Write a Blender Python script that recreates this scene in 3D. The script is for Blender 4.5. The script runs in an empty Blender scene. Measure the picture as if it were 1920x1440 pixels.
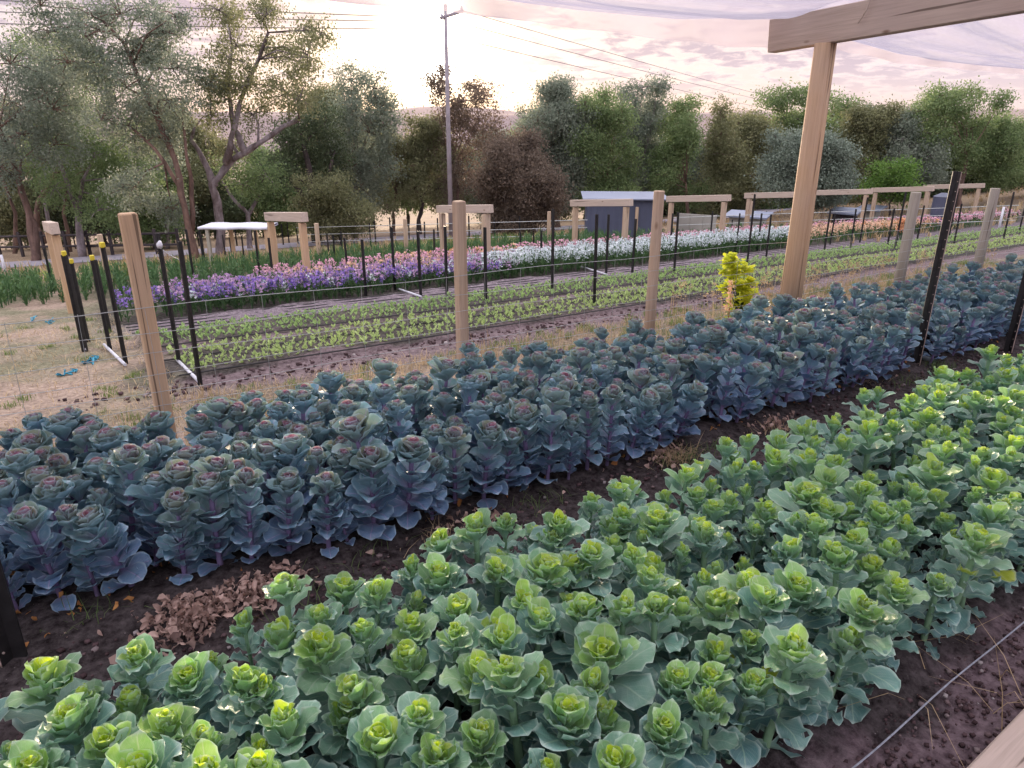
import bpy, math, random
import numpy as np
from mathutils import Vector, Matrix

# ------------------------------------------------------------------ camera, sky, sun, exposure
sc = bpy.context.scene
COL = sc.collection
F = 1332.0; PITCH = math.atan(493 / F); CP, SP = math.cos(PITCH), math.sin(PITCH)
CAMZ = 1.7
cd = bpy.data.cameras.new("camera"); cam = bpy.data.objects.new("camera", cd); COL.objects.link(cam)
cd.sensor_width = 36; cd.lens = F / 1920 * 36; cd.clip_start = 0.05; cd.clip_end = 20000
cam.location = (0, 0, CAMZ); cam.rotation_euler = (math.pi / 2 - PITCH, 0, 0)
sc.camera = cam

SUN_AZ, SUN_EL = math.radians(-6.2), math.radians(5.3)
SUND = Vector((math.sin(SUN_AZ) * math.cos(SUN_EL), math.cos(SUN_AZ) * math.cos(SUN_EL), math.sin(SUN_EL)))
sl = bpy.data.lights.new("sun", 'SUN'); sl.energy = 5.0; sl.angle = math.radians(1.2); sl.color = (1.0, .78, .56)
so = bpy.data.objects.new("sun", sl); COL.objects.link(so)
so.rotation_euler = SUND.to_track_quat('Z', 'Y').to_euler(); so.location = (0, 0, 30)

sc.view_settings.view_transform = 'Standard'; sc.view_settings.look = 'None'
sc.view_settings.exposure = 0.74; sc.view_settings.gamma = 1.0
sc.cycles.max_bounces = 8; sc.cycles.transparent_max_bounces = 16; sc.cycles.volume_bounces = 0
sc.cycles.use_denoising = True

def build_world():
    w = bpy.data.worlds.new("World"); sc.world = w; w.use_nodes = True
    nt = w.node_tree; N = nt.nodes; L = nt.links
    for n in list(N): N.remove(n)
    out = N.new('ShaderNodeOutputWorld'); bg = N.new('ShaderNodeBackground')
    sky = N.new('ShaderNodeTexSky'); sky.sky_type = 'NISHITA'; sky.sun_disc = False
    sky.sun_elevation = SUN_EL; sky.sun_rotation = SUN_AZ; sky.altitude = 300
    sky.air_density = 1.0; sky.dust_density = 1.5; sky.ozone_density = 2.0
    tc = N.new('ShaderNodeTexCoord')
    sep = N.new('ShaderNodeSeparateXYZ'); L.new(tc.outputs['Generated'], sep.inputs[0])
    def M(op, a, b=None, c=None, clamp=False):
        m = N.new('ShaderNodeMath'); m.operation = op; m.use_clamp = clamp
        for i, v in enumerate((a, b, c)):
            if v is None: continue
            if isinstance(v, (int, float)): m.inputs[i].default_value = v
            else: L.new(v, m.inputs[i])
        return m.outputs[0]
    def mixc(fac, a, b, mode='MIX'):
        m = N.new('ShaderNodeMix'); m.data_type = 'RGBA'; m.blend_type = mode
        if isinstance(fac, (int, float)): m.inputs[0].default_value = fac
        else: L.new(fac, m.inputs[0])
        for k, v in ((6, a), (7, b)):
            if isinstance(v, tuple): m.inputs[k].default_value = (*v, 1)
            else: L.new(v, m.inputs[k])
        return m.outputs[2]
    z = M('MAXIMUM', sep.outputs[2], 0.0)
    dz = M('ADD', z, 0.16)
    cx = M('DIVIDE', sep.outputs[0], dz); cy = M('DIVIDE', sep.outputs[1], dz)
    cmb = N.new('ShaderNodeCombineXYZ'); L.new(cx, cmb.inputs[0]); L.new(cy, cmb.inputs[1])
    n1 = N.new('ShaderNodeTexNoise'); n1.inputs['Scale'].default_value = 6.5; n1.inputs['Detail'].default_value = 9
    n1.inputs['Roughness'].default_value = .62; n1.inputs['Distortion'].default_value = .35
    L.new(cmb.outputs[0], n1.inputs['Vector'])
    n2 = N.new('ShaderNodeTexNoise'); n2.inputs['Scale'].default_value = 1.1; n2.inputs['Detail'].default_value = 3
    L.new(cmb.outputs[0], n2.inputs['Vector'])
    mk = M('ADD', M('MULTIPLY', n1.outputs[0], .75), M('MULTIPLY', n2.outputs[0], .55))
    mr = N.new('ShaderNodeMapRange'); mr.inputs['From Min'].default_value = .56; mr.inputs['From Max'].default_value = .66
    mr.interpolation_type = 'SMOOTHSTEP'; L.new(mk, mr.inputs['Value'])
    cloud = mr.outputs[0]
    # angle to the sun
    dot = N.new('ShaderNodeVectorMath'); dot.operation = 'DOT_PRODUCT'
    L.new(tc.outputs['Generated'], dot.inputs[0]); dot.inputs[1].default_value = tuple(SUND)
    d = M('MAXIMUM', dot.outputs['Value'], 0.0)
    g0 = M('POWER', d, 1600.0); g1 = M('POWER', d, 190.0); g2 = M('POWER', d, 34.0); g3 = M('POWER', d, 4.0)
    # thin high veil of dawn air over the Nishita sky; bright fill light added overhead
    skyc = N.new('ShaderNodeVectorMath'); skyc.operation = 'SCALE'; skyc.inputs['Scale'].default_value = 0.10
    L.new(sky.outputs[0], skyc.inputs[0])
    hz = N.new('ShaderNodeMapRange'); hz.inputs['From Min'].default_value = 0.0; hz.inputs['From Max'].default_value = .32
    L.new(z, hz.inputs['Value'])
    overhead_fill = N.new('ShaderNodeMapRange'); overhead_fill.inputs['From Min'].default_value = .22; overhead_fill.inputs['From Max'].default_value = .7; L.new(z, overhead_fill.inputs['Value'])
    veil_and_fill = mixc(overhead_fill.outputs[0], mixc(hz.outputs[0], (.50, .40, .40), (.40, .41, .57)), (3.9, 3.8, 3.9))  # unseen upper sky brightened as added fill for the foreground
    base = mixc(1.0, mixc(.86, skyc.outputs[0], veil_and_fill), (0, 0, 0), 'ADD')
    # cloud puffs: lilac grey bodies, bright rims toward the sun
    body = mixc(g3, (.24, .23, .34), (.28, .22, .28))
    rim = mixc(g3, (.60, .54, .62), (.74, .60, .52))
    mr2 = N.new('ShaderNodeMapRange'); mr2.inputs['From Min'].default_value = .60; mr2.inputs['From Max'].default_value = .72
    L.new(mk, mr2.inputs['Value'])
    cc = mixc(mr2.outputs[0], rim, body)
    col = mixc(M('MULTIPLY', cloud, .92), base, cc)
    low = N.new('ShaderNodeMapRange'); low.inputs['From Min'].default_value = .012; low.inputs['From Max'].default_value = .06
    L.new(z, low.inputs['Value'])
    col = mixc(low.outputs[0], base, col)
    def glow(fac, c, k):
        nonlocal col
        col = mixc(1.0, col, mixc(M('MULTIPLY', fac, 1.0), (0, 0, 0), tuple(k * v for v in c)), 'ADD')
    glow(g0, (1.0, .93, .80), 16.0); glow(g1, (1.0, .80, .48), 1.5); glow(g2, (1.0, .66, .38), .20); glow(g3, (1.0, .80, .72), .03)
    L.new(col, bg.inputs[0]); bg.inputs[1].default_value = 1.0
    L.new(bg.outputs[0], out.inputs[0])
build_world()

# ------------------------------------------------------------------ field frame: r runs along the beds, n across them (away from the camera)
RX, RY = .819, .574
ROT = math.atan2(RY, RX)
def NR(x, y): return (-RY * x + RX * y, RX * x + RY * y)
def gh(n, r):
    z = -.028 * max(-40, min(60, r))
    if r > 25 and n > 2: z += 1.9 * min(1, (r - 25) / 30) ** 1.5 * min(1, (n - 2) / 10)
    if n > 2.5: z -= .05 * (min(n, 4.3) - 2.5)
    if n > 4.3: z -= .095 * (min(n, 34) - 4.3)
    if n > 34: z -= .22 * (min(n, 300) - 34)
    return z
def W(r, n, h=0.0): return Vector((RX * r - RY * n, RY * r + RX * n, gh(n, r) + h))
def ray(px, py):
    x = px - 960.; u = 720. - py
    return Vector((x, u * SP + F * CP, u * CP - F * SP))
def hit(px, py):
    d = ray(px, py); L = math.hypot(d.x, d.y); s = .2 / L
    while s * L < 400:
        n, r = NR(d.x * s, d.y * s)
        if d.z * s + CAMZ < gh(n, r): break
        s += .01 / L
    return Vector((d.x * s, d.y * s, gh(n, r)))
def at(px, py, Y):
    d = ray(px, py); s = Y / d.y
    return Vector((d.x * s, Y, d.z * s + CAMZ))
def gz(x, y):
    n, r = NR(x, y); return gh(n, r)

# ------------------------------------------------------------------ helpers
def tag(o, label=None, cat=None, group=None, kind=None):
    if label: o['label'] = label
    if cat: o['category'] = cat
    if group: o['group'] = group
    if kind: o['kind'] = kind
    return o
def empty(name, loc, rz=0.0):
    o = bpy.data.objects.new(name, None); COL.objects.link(o); o.location = loc; o.rotation_euler = (0, 0, rz)
    o.empty_display_size = .1
    return o
class MB:
    """collects geometry, then links it as one mesh object"""
    def __init__(s): s.v = []; s.f = []; s.m = []
    def add(s, vs, fs, mi=0):
        b = len(s.v); s.v.extend([tuple(v) for v in vs]); s.f.extend([tuple(b + i for i in f) for f in fs]); s.m.extend([mi] * len(fs))
    def box(s, c, size, rot=None, mi=0, bev=0.0):
        sx, sy, sz = [k / 2 for k in size]
        b = min(bev, sx * .9, sy * .9)
        if b > 0:
            ring = [(sx, -sy + b), (sx, sy - b), (sx - b, sy), (-sx + b, sy), (-sx, sy - b), (-sx, -sy + b), (-sx + b, -sy), (sx - b, -sy)]
            zb = min(b, sz * .5)
            vs = []
            for zz, k in ((-sz, b), (-sz + zb, 0), (sz - zb, 0), (sz, b)):
                for (x, y) in ring:
                    vs.append((x * (1 - k / sx) if k else x, y * (1 - k / sy) if k else y, zz))
            fs = [tuple(range(7, -1, -1)), tuple(range(24, 32))]
            for l in range(3):
                for i in range(8):
                    fs.append((l * 8 + i, l * 8 + (i + 1) % 8, l * 8 + 8 + (i + 1) % 8, l * 8 + 8 + i))
        else:
            vs = [(x, y, z) for z in (-sz, sz) for (x, y) in ((-sx, -sy), (sx, -sy), (sx, sy), (-sx, sy))]
            fs = [(3, 2, 1, 0), (4, 5, 6, 7), (0, 1, 5, 4), (1, 2, 6, 5), (2, 3, 7, 6), (3, 0, 4, 7)]
        R = rot if rot is not None else Matrix.Identity(3)
        s.add([R @ Vector(v) + Vector(c) for v in vs], fs, mi)
    def tube(s, pts, rad, seg=6, mi=0, cap=True):
        pts = [Vector(p) for p in pts]; n = len(pts)
        if not hasattr(rad, '__len__'): rad = [rad] * n
        vs = []; prev = None
        for i, p in enumerate(pts):
            t = (pts[min(i + 1, n - 1)] - pts[max(i - 1, 0)]).normalized()
            a = prev if prev is not None else (Vector((1, 0, 0)) if abs(t.x) < .9 else Vector((0, 1, 0)))
            a = (a - t * a.dot(t)).normalized(); prev = a; b = t.cross(a)
            for k in range(seg):
                an = 2 * math.pi * k / seg
                vs.append(p + (a * math.cos(an) + b * math.sin(an)) * rad[i])
        fs = []
        for i in range(n - 1):
            for k in range(seg):
                fs.append((i * seg + k, i * seg + (k + 1) % seg, (i + 1) * seg + (k + 1) % seg, (i + 1) * seg + k))
        if cap:
            fs.append(tuple(range(seg - 1, -1, -1))); fs.append(tuple((n - 1) * seg + k for k in range(seg)))
        s.add(vs, fs, mi)
    def build(s, name, mats, parent=None, smooth=False, loc=None):
        me = bpy.data.meshes.new(name); me.from_pydata(s.v, [], s.f)
        if not isinstance(mats, (list, tuple)): mats = [mats]
        for m in mats: me.materials.append(m)
        me.polygons.foreach_set('material_index', s.m)
        if smooth: me.polygons.foreach_set('use_smooth', [True] * len(s.f))
        me.update()
        o = bpy.data.objects.new(name, me); COL.objects.link(o)
        if parent: o.parent = parent
        if loc is not None: o.location = loc
        return o

class Q:
    """numpy quad soup: V (n,3), quads (m,4), per-vertex uv + age + rnd, per-face material"""
    def __init__(s): s.V = []; s.Fq = []; s.A = []; s.M = []; s.n = 0
    def add(s, V, Fq, A, M=0):
        V = np.asarray(V, float); Fq = np.asarray(Fq, int)
        s.V.append(V); s.Fq.append(Fq + s.n); s.A.append(np.asarray(A, float)); s.n += len(V)
        s.M.append(np.full(len(Fq), M) if np.isscalar(M) else np.asarray(M))
    def arrays(s): return (np.concatenate(s.V), np.concatenate(s.Fq), np.concatenate(s.A), np.concatenate(s.M))
def mesh_np(name, arr, mats, smooth=True):
    V, Fq, A, Mi = arr
    me = bpy.data.meshes.new(name)
    me.vertices.add(len(V)); me.vertices.foreach_set('co', V.astype(np.float32).ravel())
    me.loops.add(len(Fq) * 4); me.loops.foreach_set('vertex_index', Fq.astype(np.int32).ravel())
    me.polygons.add(len(Fq)); me.polygons.foreach_set('loop_start', (np.arange(len(Fq)) * 4).astype(np.int32))
    me.polygons.foreach_set('loop_total', np.full(len(Fq), 4, np.int32))
    me.polygons.foreach_set('material_index', Mi.astype(np.int32))
    me.polygons.foreach_set('use_smooth', np.full(len(Fq), smooth))
    for m in mats: me.materials.append(m)
    # A columns: u, v, age, rnd
    at_ = me.attributes.new('leafuv', 'FLOAT_VECTOR', 'POINT')
    at_.data.foreach_set('vector', np.column_stack([A[:, 0], A[:, 1], A[:, 3]]).astype(np.float32).ravel())
    a2 = me.attributes.new('age', 'FLOAT', 'POINT'); a2.data.foreach_set('value', A[:, 2].astype(np.float32))
    me.update(calc_edges=True); me.validate()
    return me
def obj_np(name, arr, mats, parent=None, smooth=True):
    o = bpy.data.objects.new(name, mesh_np(name, arr, mats, smooth)); COL.objects.link(o)
    if parent: o.parent = parent
    return o

# ------------------------------------------------------------------ materials
class NT:
    def __init__(s, name):
        s.m = bpy.data.materials.new(name); s.m.use_nodes = True
        s.nt = s.m.node_tree; s.N = s.nt.nodes; s.L = s.nt.links
        for n in list(s.N): s.N.remove(n)
        s.out = s.N.new('ShaderNodeOutputMaterial')
    def val(s, inp, v):
        if v is None: return
        if isinstance(v, (int, float)): inp.default_value = v
        elif isinstance(v, tuple):
            inp.default_value = (*v, 1) if (len(v) == 3 and len(inp.default_value) == 4) else v
        else: s.L.new(v, inp)
    def math(s, op, a, b=None, clamp=False):
        m = s.N.new('ShaderNodeMath'); m.operation = op; m.use_clamp = clamp; s.val(m.inputs[0], a); s.val(m.inputs[1], b); return m.outputs[0]
    def mix(s, f, a, b, mode='MIX'):
        m = s.N.new('ShaderNodeMix'); m.data_type = 'RGBA'; m.blend_type = mode
        s.val(m.inputs[0], f); s.val(m.inputs[6], a); s.val(m.inputs[7], b); return m.outputs[2]
    def noise(s, vec, scale, detail=4, rough=.55, dist=0.0):
        n = s.N.new('ShaderNodeTexNoise'); n.inputs['Scale'].default_value = scale; n.inputs['Detail'].default_value = detail
        n.inputs['Roughness'].default_value = rough; n.inputs['Distortion'].default_value = dist
        if vec is not None: s.L.new(vec, n.inputs['Vector'])
        return n
    def vor(s, vec, scale, feat='F1'):
        n = s.N.new('ShaderNodeTexVoronoi'); n.inputs['Scale'].default_value = scale; n.feature = feat
        if vec is not None: s.L.new(vec, n.inputs['Vector'])
        return n
    def ramp(s, f, stops, interp='LINEAR'):
        r = s.N.new('ShaderNodeValToRGB'); r.color_ramp.interpolation = interp
        e = r.color_ramp.elements
        e[0].position = stops[0][0]; e[0].color = (*stops[0][1], 1)
        e[1].position = stops[-1][0]; e[1].color = (*stops[-1][1], 1)
        for p, c in stops[1:-1]:
            x = e.new(p); x.color = (*c, 1)
        s.val(r.inputs[0], f); return r.outputs[0]
    def rng(s, v, a, b, c=0., d=1.):
        m = s.N.new('ShaderNodeMapRange'); s.val(m.inputs[0], v)
        for i, k in enumerate((a, b, c, d)): m.inputs[i + 1].default_value = k
        return m.outputs[0]
    def coord(s, which='Object'):
        t = s.N.new('ShaderNodeTexCoord'); return t.outputs[which]
    def scalev(s, vec, sc_):
        m = s.N.new('ShaderNodeMapping'); s.L.new(vec, m.inputs[0]); m.inputs['Scale'].default_value = sc_; return m.outputs[0]
    def attr(s, name):
        a = s.N.new('ShaderNodeAttribute'); a.attribute_name = name; return a
    def bump(s, h, strength=.3, dist=.01):
        b = s.N.new('ShaderNodeBump'); b.inputs['Strength'].default_value = strength; b.inputs['Distance'].default_value = dist
        s.L.new(h, b.inputs['Height']); return b.outputs[0]
    def princ(s, col, rough=.6, normal=None, spec=.4, metal=0., coat=0.):
        p = s.N.new('ShaderNodeBsdfPrincipled'); s.val(p.inputs['Base Color'], col); s.val(p.inputs['Roughness'], rough)
        p.inputs['Specular IOR Level'].default_value = spec; s.val(p.inputs['Metallic'], metal)
        if normal is not None: s.L.new(normal, p.inputs['Normal'])
        return p.outputs[0]
    def finish(s, sh): s.L.new(sh, s.out.inputs['Surface']); return s.m
    def mixsh(s, f, a, b):
        m = s.N.new('ShaderNodeMixShader'); s.val(m.inputs[0], f); s.L.new(a, m.inputs[1]); s.L.new(b, m.inputs[2]); return m.outputs[0]
    def trans(s, col):
        t = s.N.new('ShaderNodeBsdfTranslucent'); s.val(t.inputs[0], col); return t.outputs[0]

def plain(name, col, rough=.7, spec=.3, var=.25, scale=8., metal=0.):
    t = NT(name); c = t.coord()
    n = t.noise(c, scale, 5)
    col2 = t.mix(t.rng(n.outputs[0], .3, .7), tuple(v * (1 - var) for v in col), tuple(min(1, v * (1 + var)) for v in col))
    return t.finish(t.princ(col2, rough, t.bump(n.outputs[0], .2, .005), spec, metal))

def wood(name, c1, c2, knot=True, grey=0.0):
    """long grain runs along the piece's local Z"""
    t = NT(name); c = t.coord()
    oi = t.N.new('ShaderNodeObjectInfo')
    off = t.N.new('ShaderNodeVectorMath'); off.operation = 'ADD'; t.L.new(c, off.inputs[0])
    cm = t.N.new('ShaderNodeCombineXYZ'); t.L.new(t.math('MULTIPLY', oi.outputs['Random'], 17.), cm.inputs[2]); t.L.new(t.math('MULTIPLY', oi.outputs['Random'], 5.), cm.inputs[0])
    t.L.new(cm.outputs[0], off.inputs[1]); v = off.outputs[0]
    g = t.noise(t.scalev(v, (26, 26, 1.1)), 1.6, 6, .6, .6)
    g2 = t.noise(t.scalev(v, (110, 110, 3)), 1.5, 3, .5)
    b = t.noise(v, 1.4, 3)
    col = t.mix(t.rng(g.outputs[0], .3, .72), c1, c2)
    col = t.mix(t.math('MULTIPLY', t.rng(g2.outputs[0], .5, .75), .35), col, tuple(x * .55 for x in c1))
    col = t.mix(t.math('MULTIPLY', t.rng(b.outputs[0], .35, .7), .35), col, (.50, .42, .38))
    if knot:
        k = t.vor(t.scalev(v, (7, 7, 3.0)), 1.0)
        kk = t.math('SUBTRACT', 1.0, t.rng(k.outputs['Distance'], .04, .13))
        col = t.mix(t.math('MULTIPLY', kk, .75), col, (.16, .085, .045))
    cr = t.noise(t.scalev(v, (34, 34, .7)), 1.1, 2, .4)
    crk = t.math('MULTIPLY', t.rng(cr.outputs[0], .69, .71), .7)
    col = t.mix(crk, col, (.07, .045, .03))
    h = t.math('SUBTRACT', g.outputs[0], crk)
    return t.finish(t.princ(col, .75, t.bump(h, .35, .004), .25))

def kale_mat(name, stops, vein, veinage, under, tr=.3, rough=.42, edge=None, edge_amt=.5):
    t = NT(name)
    uv = t.attr('leafuv'); age = t.attr('age').outputs['Fac']
    sp = t.N.new('ShaderNodeSeparateXYZ'); t.L.new(uv.outputs['Vector'], sp.inputs[0])
    u, v, rnd = sp.outputs
    c = t.coord()
    n = t.noise(c, 42, 4); nb = t.noise(c, 9, 3)
    ag = t.math('ADD', age, t.math('MULTIPLY', t.math('SUBTRACT', nb.outputs[0], .5), .22))
    # leaves green up toward their tips
    col = t.ramp(ag, stops)
    au = t.math('ABSOLUTE', u)
    mid = t.math('SUBTRACT', 1.0, t.rng(au, .015, .075))
    sv = t.math('ADD', v, t.math('MULTIPLY', au, -.42))
    sv = t.math('ADD', sv, t.math('MULTIPLY', nb.outputs[0], .05))
    w = t.math('ABSOLUTE', t.math('SUBTRACT', t.math('FRACT', t.math('MULTIPLY', sv, 7.5)), .5))
    side = t.math('MULTIPLY', t.math('SUBTRACT', 1.0, t.rng(w, .0, .075)), t.math('SUBTRACT', 1.0, t.rng(au, .55, .95)))
    w2 = t.math('ABSOLUTE', t.math('SUBTRACT', t.math('FRACT', t.math('MULTIPLY', t.math('ADD', v, t.math('MULTIPLY', au, .8)), 11.)), .5))
    fine = t.math('MULTIPLY', t.math('SUBTRACT', 1.0, t.rng(w2, .0, .09)), .35)
    vm = t.math('MAXIMUM', t.math('MULTIPLY', mid, .9), t.math('MAXIMUM', t.math('MULTIPLY', side, .6), fine))
    vc = t.mix(t.rng(ag, .0, .6), veinage, vein)
    col = t.mix(t.math('MULTIPLY', vm, .9), col, vc)
    base = t.math('SUBTRACT', 1.0, t.rng(v, .05, .42))
    col = t.mix(t.math('MULTIPLY', base, .7), col, vc)
    if edge:
        rim_light = t.math('MULTIPLY', t.math('MAXIMUM', t.rng(au, .80, 1.0), t.rng(v, .90, 1.)), edge_amt)  # pale margins: painted highlight where leaf edges catch the light
        col = t.mix(rim_light, col, edge)
    col = t.mix(t.rng(n.outputs[0], .35, .75, 0, .22), col, tuple(x * .6 for x in stops[-1][1]))
    br = t.N.new('ShaderNodeHueSaturation'); t.L.new(col, br.inputs['Color'])
    t.L.new(t.rng(rnd, 0, 1, .78, 1.25), br.inputs['Value']); t.L.new(t.rng(n.outputs[0], .3, .7, .85, 1.1), br.inputs['Saturation'])
    col = br.outputs[0]
    geo = t.N.new('ShaderNodeNewGeometry')
    colu = t.mix(.45, col, under); cs = t.mix(geo.outputs['Backfacing'], colu, col)
    hb = t.math('SUBTRACT', t.math('MULTIPLY', n.outputs[0], .6), t.math('MULTIPLY', vm, .5))
    ps = t.princ(cs, rough, t.bump(hb, .5, .004), .55)
    tl = t.N.new('ShaderNodeHueSaturation'); tl.inputs['Saturation'].default_value = 1.25; tl.inputs['Value'].default_value = 1.15; t.L.new(col, tl.inputs['Color'])
    return t.finish(t.mixsh(t.rng(age, 0, .6, tr * 1.5, tr * .4), ps, t.trans(tl.outputs[0])))

def leafmat(name, c1, c2, tr=.35, rough=.6, spec=.3):
    t = NT(name); uv = t.attr('leafuv')
    sp = t.N.new('ShaderNodeSeparateXYZ'); t.L.new(uv.outputs['Vector'], sp.inputs[0])
    col = t.mix(sp.outputs[2], c1, c2)
    col = t.mix(t.math('MULTIPLY', t.attr('age').outputs['Fac'], .5), col, tuple(x * 1.45 for x in c2))
    return t.finish(t.mixsh(tr, t.princ(col, rough, None, spec), t.trans(col)))

M = {}
M['post'] = wood('pine_post_wood', (.40, .275, .18), (.60, .45, .32))
M['beam'] = wood('pine_beam_wood', (.46, .36, .29), (.62, .50, .42))
M['oldpost'] = wood('weathered_post_wood', (.30, .28, .23), (.44, .41, .34), knot=False)
M['tan'] = wood('tan_post_wood', (.52, .33, .18), (.66, .45, .27))
M['black'] = plain('black_painted_steel', (.018, .017, .018), .45, .5, .4, 30)
M['rib'] = plain('worn_steel_edge', (.42, .32, .28), .5, .5, .3, 40)
M['yellow'] = plain('yellow_plastic', (.62, .50, .04), .4, .5, .1, 20)
M['white_pvc'] = plain('white_plastic', (.62, .62, .68), .45, .5, .12, 20)
M['grey_pvc'] = plain('grey_plastic', (.27, .31, .33), .5, .4, .15, 12)
M['wire'] = plain('galvanised_wire', (.42, .44, .44), .45, .6, .15, 30, .5)
M['cable'] = plain('power_cable', (.10, .09, .11), .6, .3, .1, 10)
M['pole'] = plain('grey_pole_timber', (.34, .30, .33), .8, .2, .2, 3)
M['blue'] = plain('blue_twine', (.03, .28, .42), .6, .3, .3, 40)
M['string'] = plain('grey_string', (.34, .36, .42), .7, .3, .25, 60)
M['shed'] = plain('blue_grey_steel', (.085, .095, .15), .5, .4, .12, 1.5)
M['roof'] = plain('pale_roof_steel', (.25, .28, .38), .4, .5, .1, .8)
M['cream'] = plain('cream_board', (.38, .36, .33), .8, .2, .15, 1.2)
M['canopy'] = plain('white_canvas', (.68, .68, .76), .7, .3, .05, 2)
M['darkwood'] = plain('dark_rail_timber', (.06, .05, .055), .8, .2, .3, 3)
M['bark'] = None

def bark(name, c1, c2):
    t = NT(name); c = t.coord()
    n = t.noise(t.scalev(c, (3, 3, .7)), 1.3, 6, .6, .4); n2 = t.noise(c, 11, 4)
    col = t.mix(t.rng(n.outputs[0], .38, .62), c1, c2)
    col = t.mix(t.rng(n2.outputs[0], .45, .8, 0, .5), col, tuple(x * .5 for x in c1))
    return t.finish(t.princ(col, .85, t.bump(n2.outputs[0], .5, .03), .2))
M['bark_pale'] = bark('pale_gum_bark', (.20, .15, .15), (.42, .36, .37))
M['bark_brown'] = bark('brown_gum_bark', (.11, .07, .055), (.25, .16, .12))
M['bark_dark'] = bark('dark_bark', (.045, .035, .035), (.10, .08, .075))

M['green_kale'] = kale_mat('green_kale_leaf',
    [(0, (.60, .72, .08)), (.12, (.48, .67, .12)), (.30, (.34, .57, .17)), (.50, (.25, .45, .25)), (.72, (.18, .35, .29)), (1, (.12, .26, .26))],
    (.36, .54, .40), (.68, .78, .30), (.30, .50, .42), tr=.34, rough=.34, edge=(.66, .80, .70), edge_amt=.65)
M['purple_kale'] = kale_mat('purple_kale_leaf',
    [(0, (.42, .16, .23)), (.10, (.36, .23, .22)), (.22, (.32, .34, .20)), (.40, (.24, .38, .31)), (.66, (.18, .36, .41)), (1, (.14, .25, .40))],
    (.34, .29, .50), (.40, .24, .36), (.22, .35, .46), tr=.22, rough=.50, edge=(.52, .68, .76), edge_amt=.6)
M['green_stem'] = plain('pale_green_stem', (.20, .34, .20), .6, .3, .15, 30)
M['purple_stem'] = plain('violet_stem', (.20, .15, .28), .6, .3, .2, 30)
M['litter'] = leafmat('dry_fallen_leaf', (.10, .06, .052), (.56, .40, .34), .15, .8)
M['litter2'] = leafmat('dry_orange_leaf', (.35, .12, .04), (.55, .28, .10), .2, .8)
M['grass_dry'] = leafmat('dry_grass_blade', (.34, .24, .13), (.55, .42, .26), .3, .8)
M['grass_green'] = leafmat('green_grass_blade', (.10, .17, .05), (.22, .27, .09), .35, .7)
M['seedling'] = leafmat('seedling_leaf', (.22, .34, .10), (.46, .56, .22), .4, .5)
M['seedling2'] = leafmat('dark_seedling_leaf', (.15, .27, .09), (.36, .50, .18), .4, .5)
M['bright'] = leafmat('yellow_bush_leaf', (.40, .47, .03), (.66, .70, .06), .5, .5)
M['weed'] = leafmat('weed_leaf', (.06, .12, .03), (.14, .20, .07), .3, .6)
M['fl_green'] = leafmat('flower_foliage', (.045, .11, .05), (.11, .20, .07), .35, .6)
M['fl_purple'] = leafmat('purple_petal', (.12, .07, .36), (.36, .24, .58), .35, .6)
M['fl_lilac'] = leafmat('lilac_petal', (.32, .20, .42), (.55, .36, .52), .35, .6)
M['fl_white'] = leafmat('white_petal', (.42, .48, .52), (.72, .76, .78), .35, .6)
M['fl_pink'] = leafmat('pink_petal', (.62, .30, .42), (.78, .48, .58), .35, .6)
M['fl_peach'] = leafmat('peach_petal', (.72, .40, .26), (.82, .60, .46), .35, .6)
M['fl_orange'] = leafmat('orange_petal', (.66, .28, .14), (.76, .46, .26), .35, .6)
GUM = {
 'grey': leafmat('grey_gum_leaf', (0.122, 0.165, 0.122), (0.293, 0.329, 0.256), .48, .55),
 'green': leafmat('green_gum_leaf', (0.091, 0.159, 0.061), (0.256, 0.329, 0.146), .48, .55),
 'olive': leafmat('olive_gum_leaf', (.115, .135, .065), (.29, .29, .155), .48, .55),
 'dark': leafmat('dark_tree_leaf', (0.049, 0.073, 0.039), (0.134, 0.171, 0.085), .3, .6),
 'russet': leafmat('russet_bush_leaf', (0.098, 0.076, 0.063), (0.232, 0.177, 0.134), .45, .6),
 'blue': leafmat('blue_grey_wattle_leaf', (.125, .16, .125), (.25, .30, .24), .3, .6),
 'bright': leafmat('bright_green_leaf', (.07, .16, .03), (.17, .28, .06), .4, .5),
}

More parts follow.
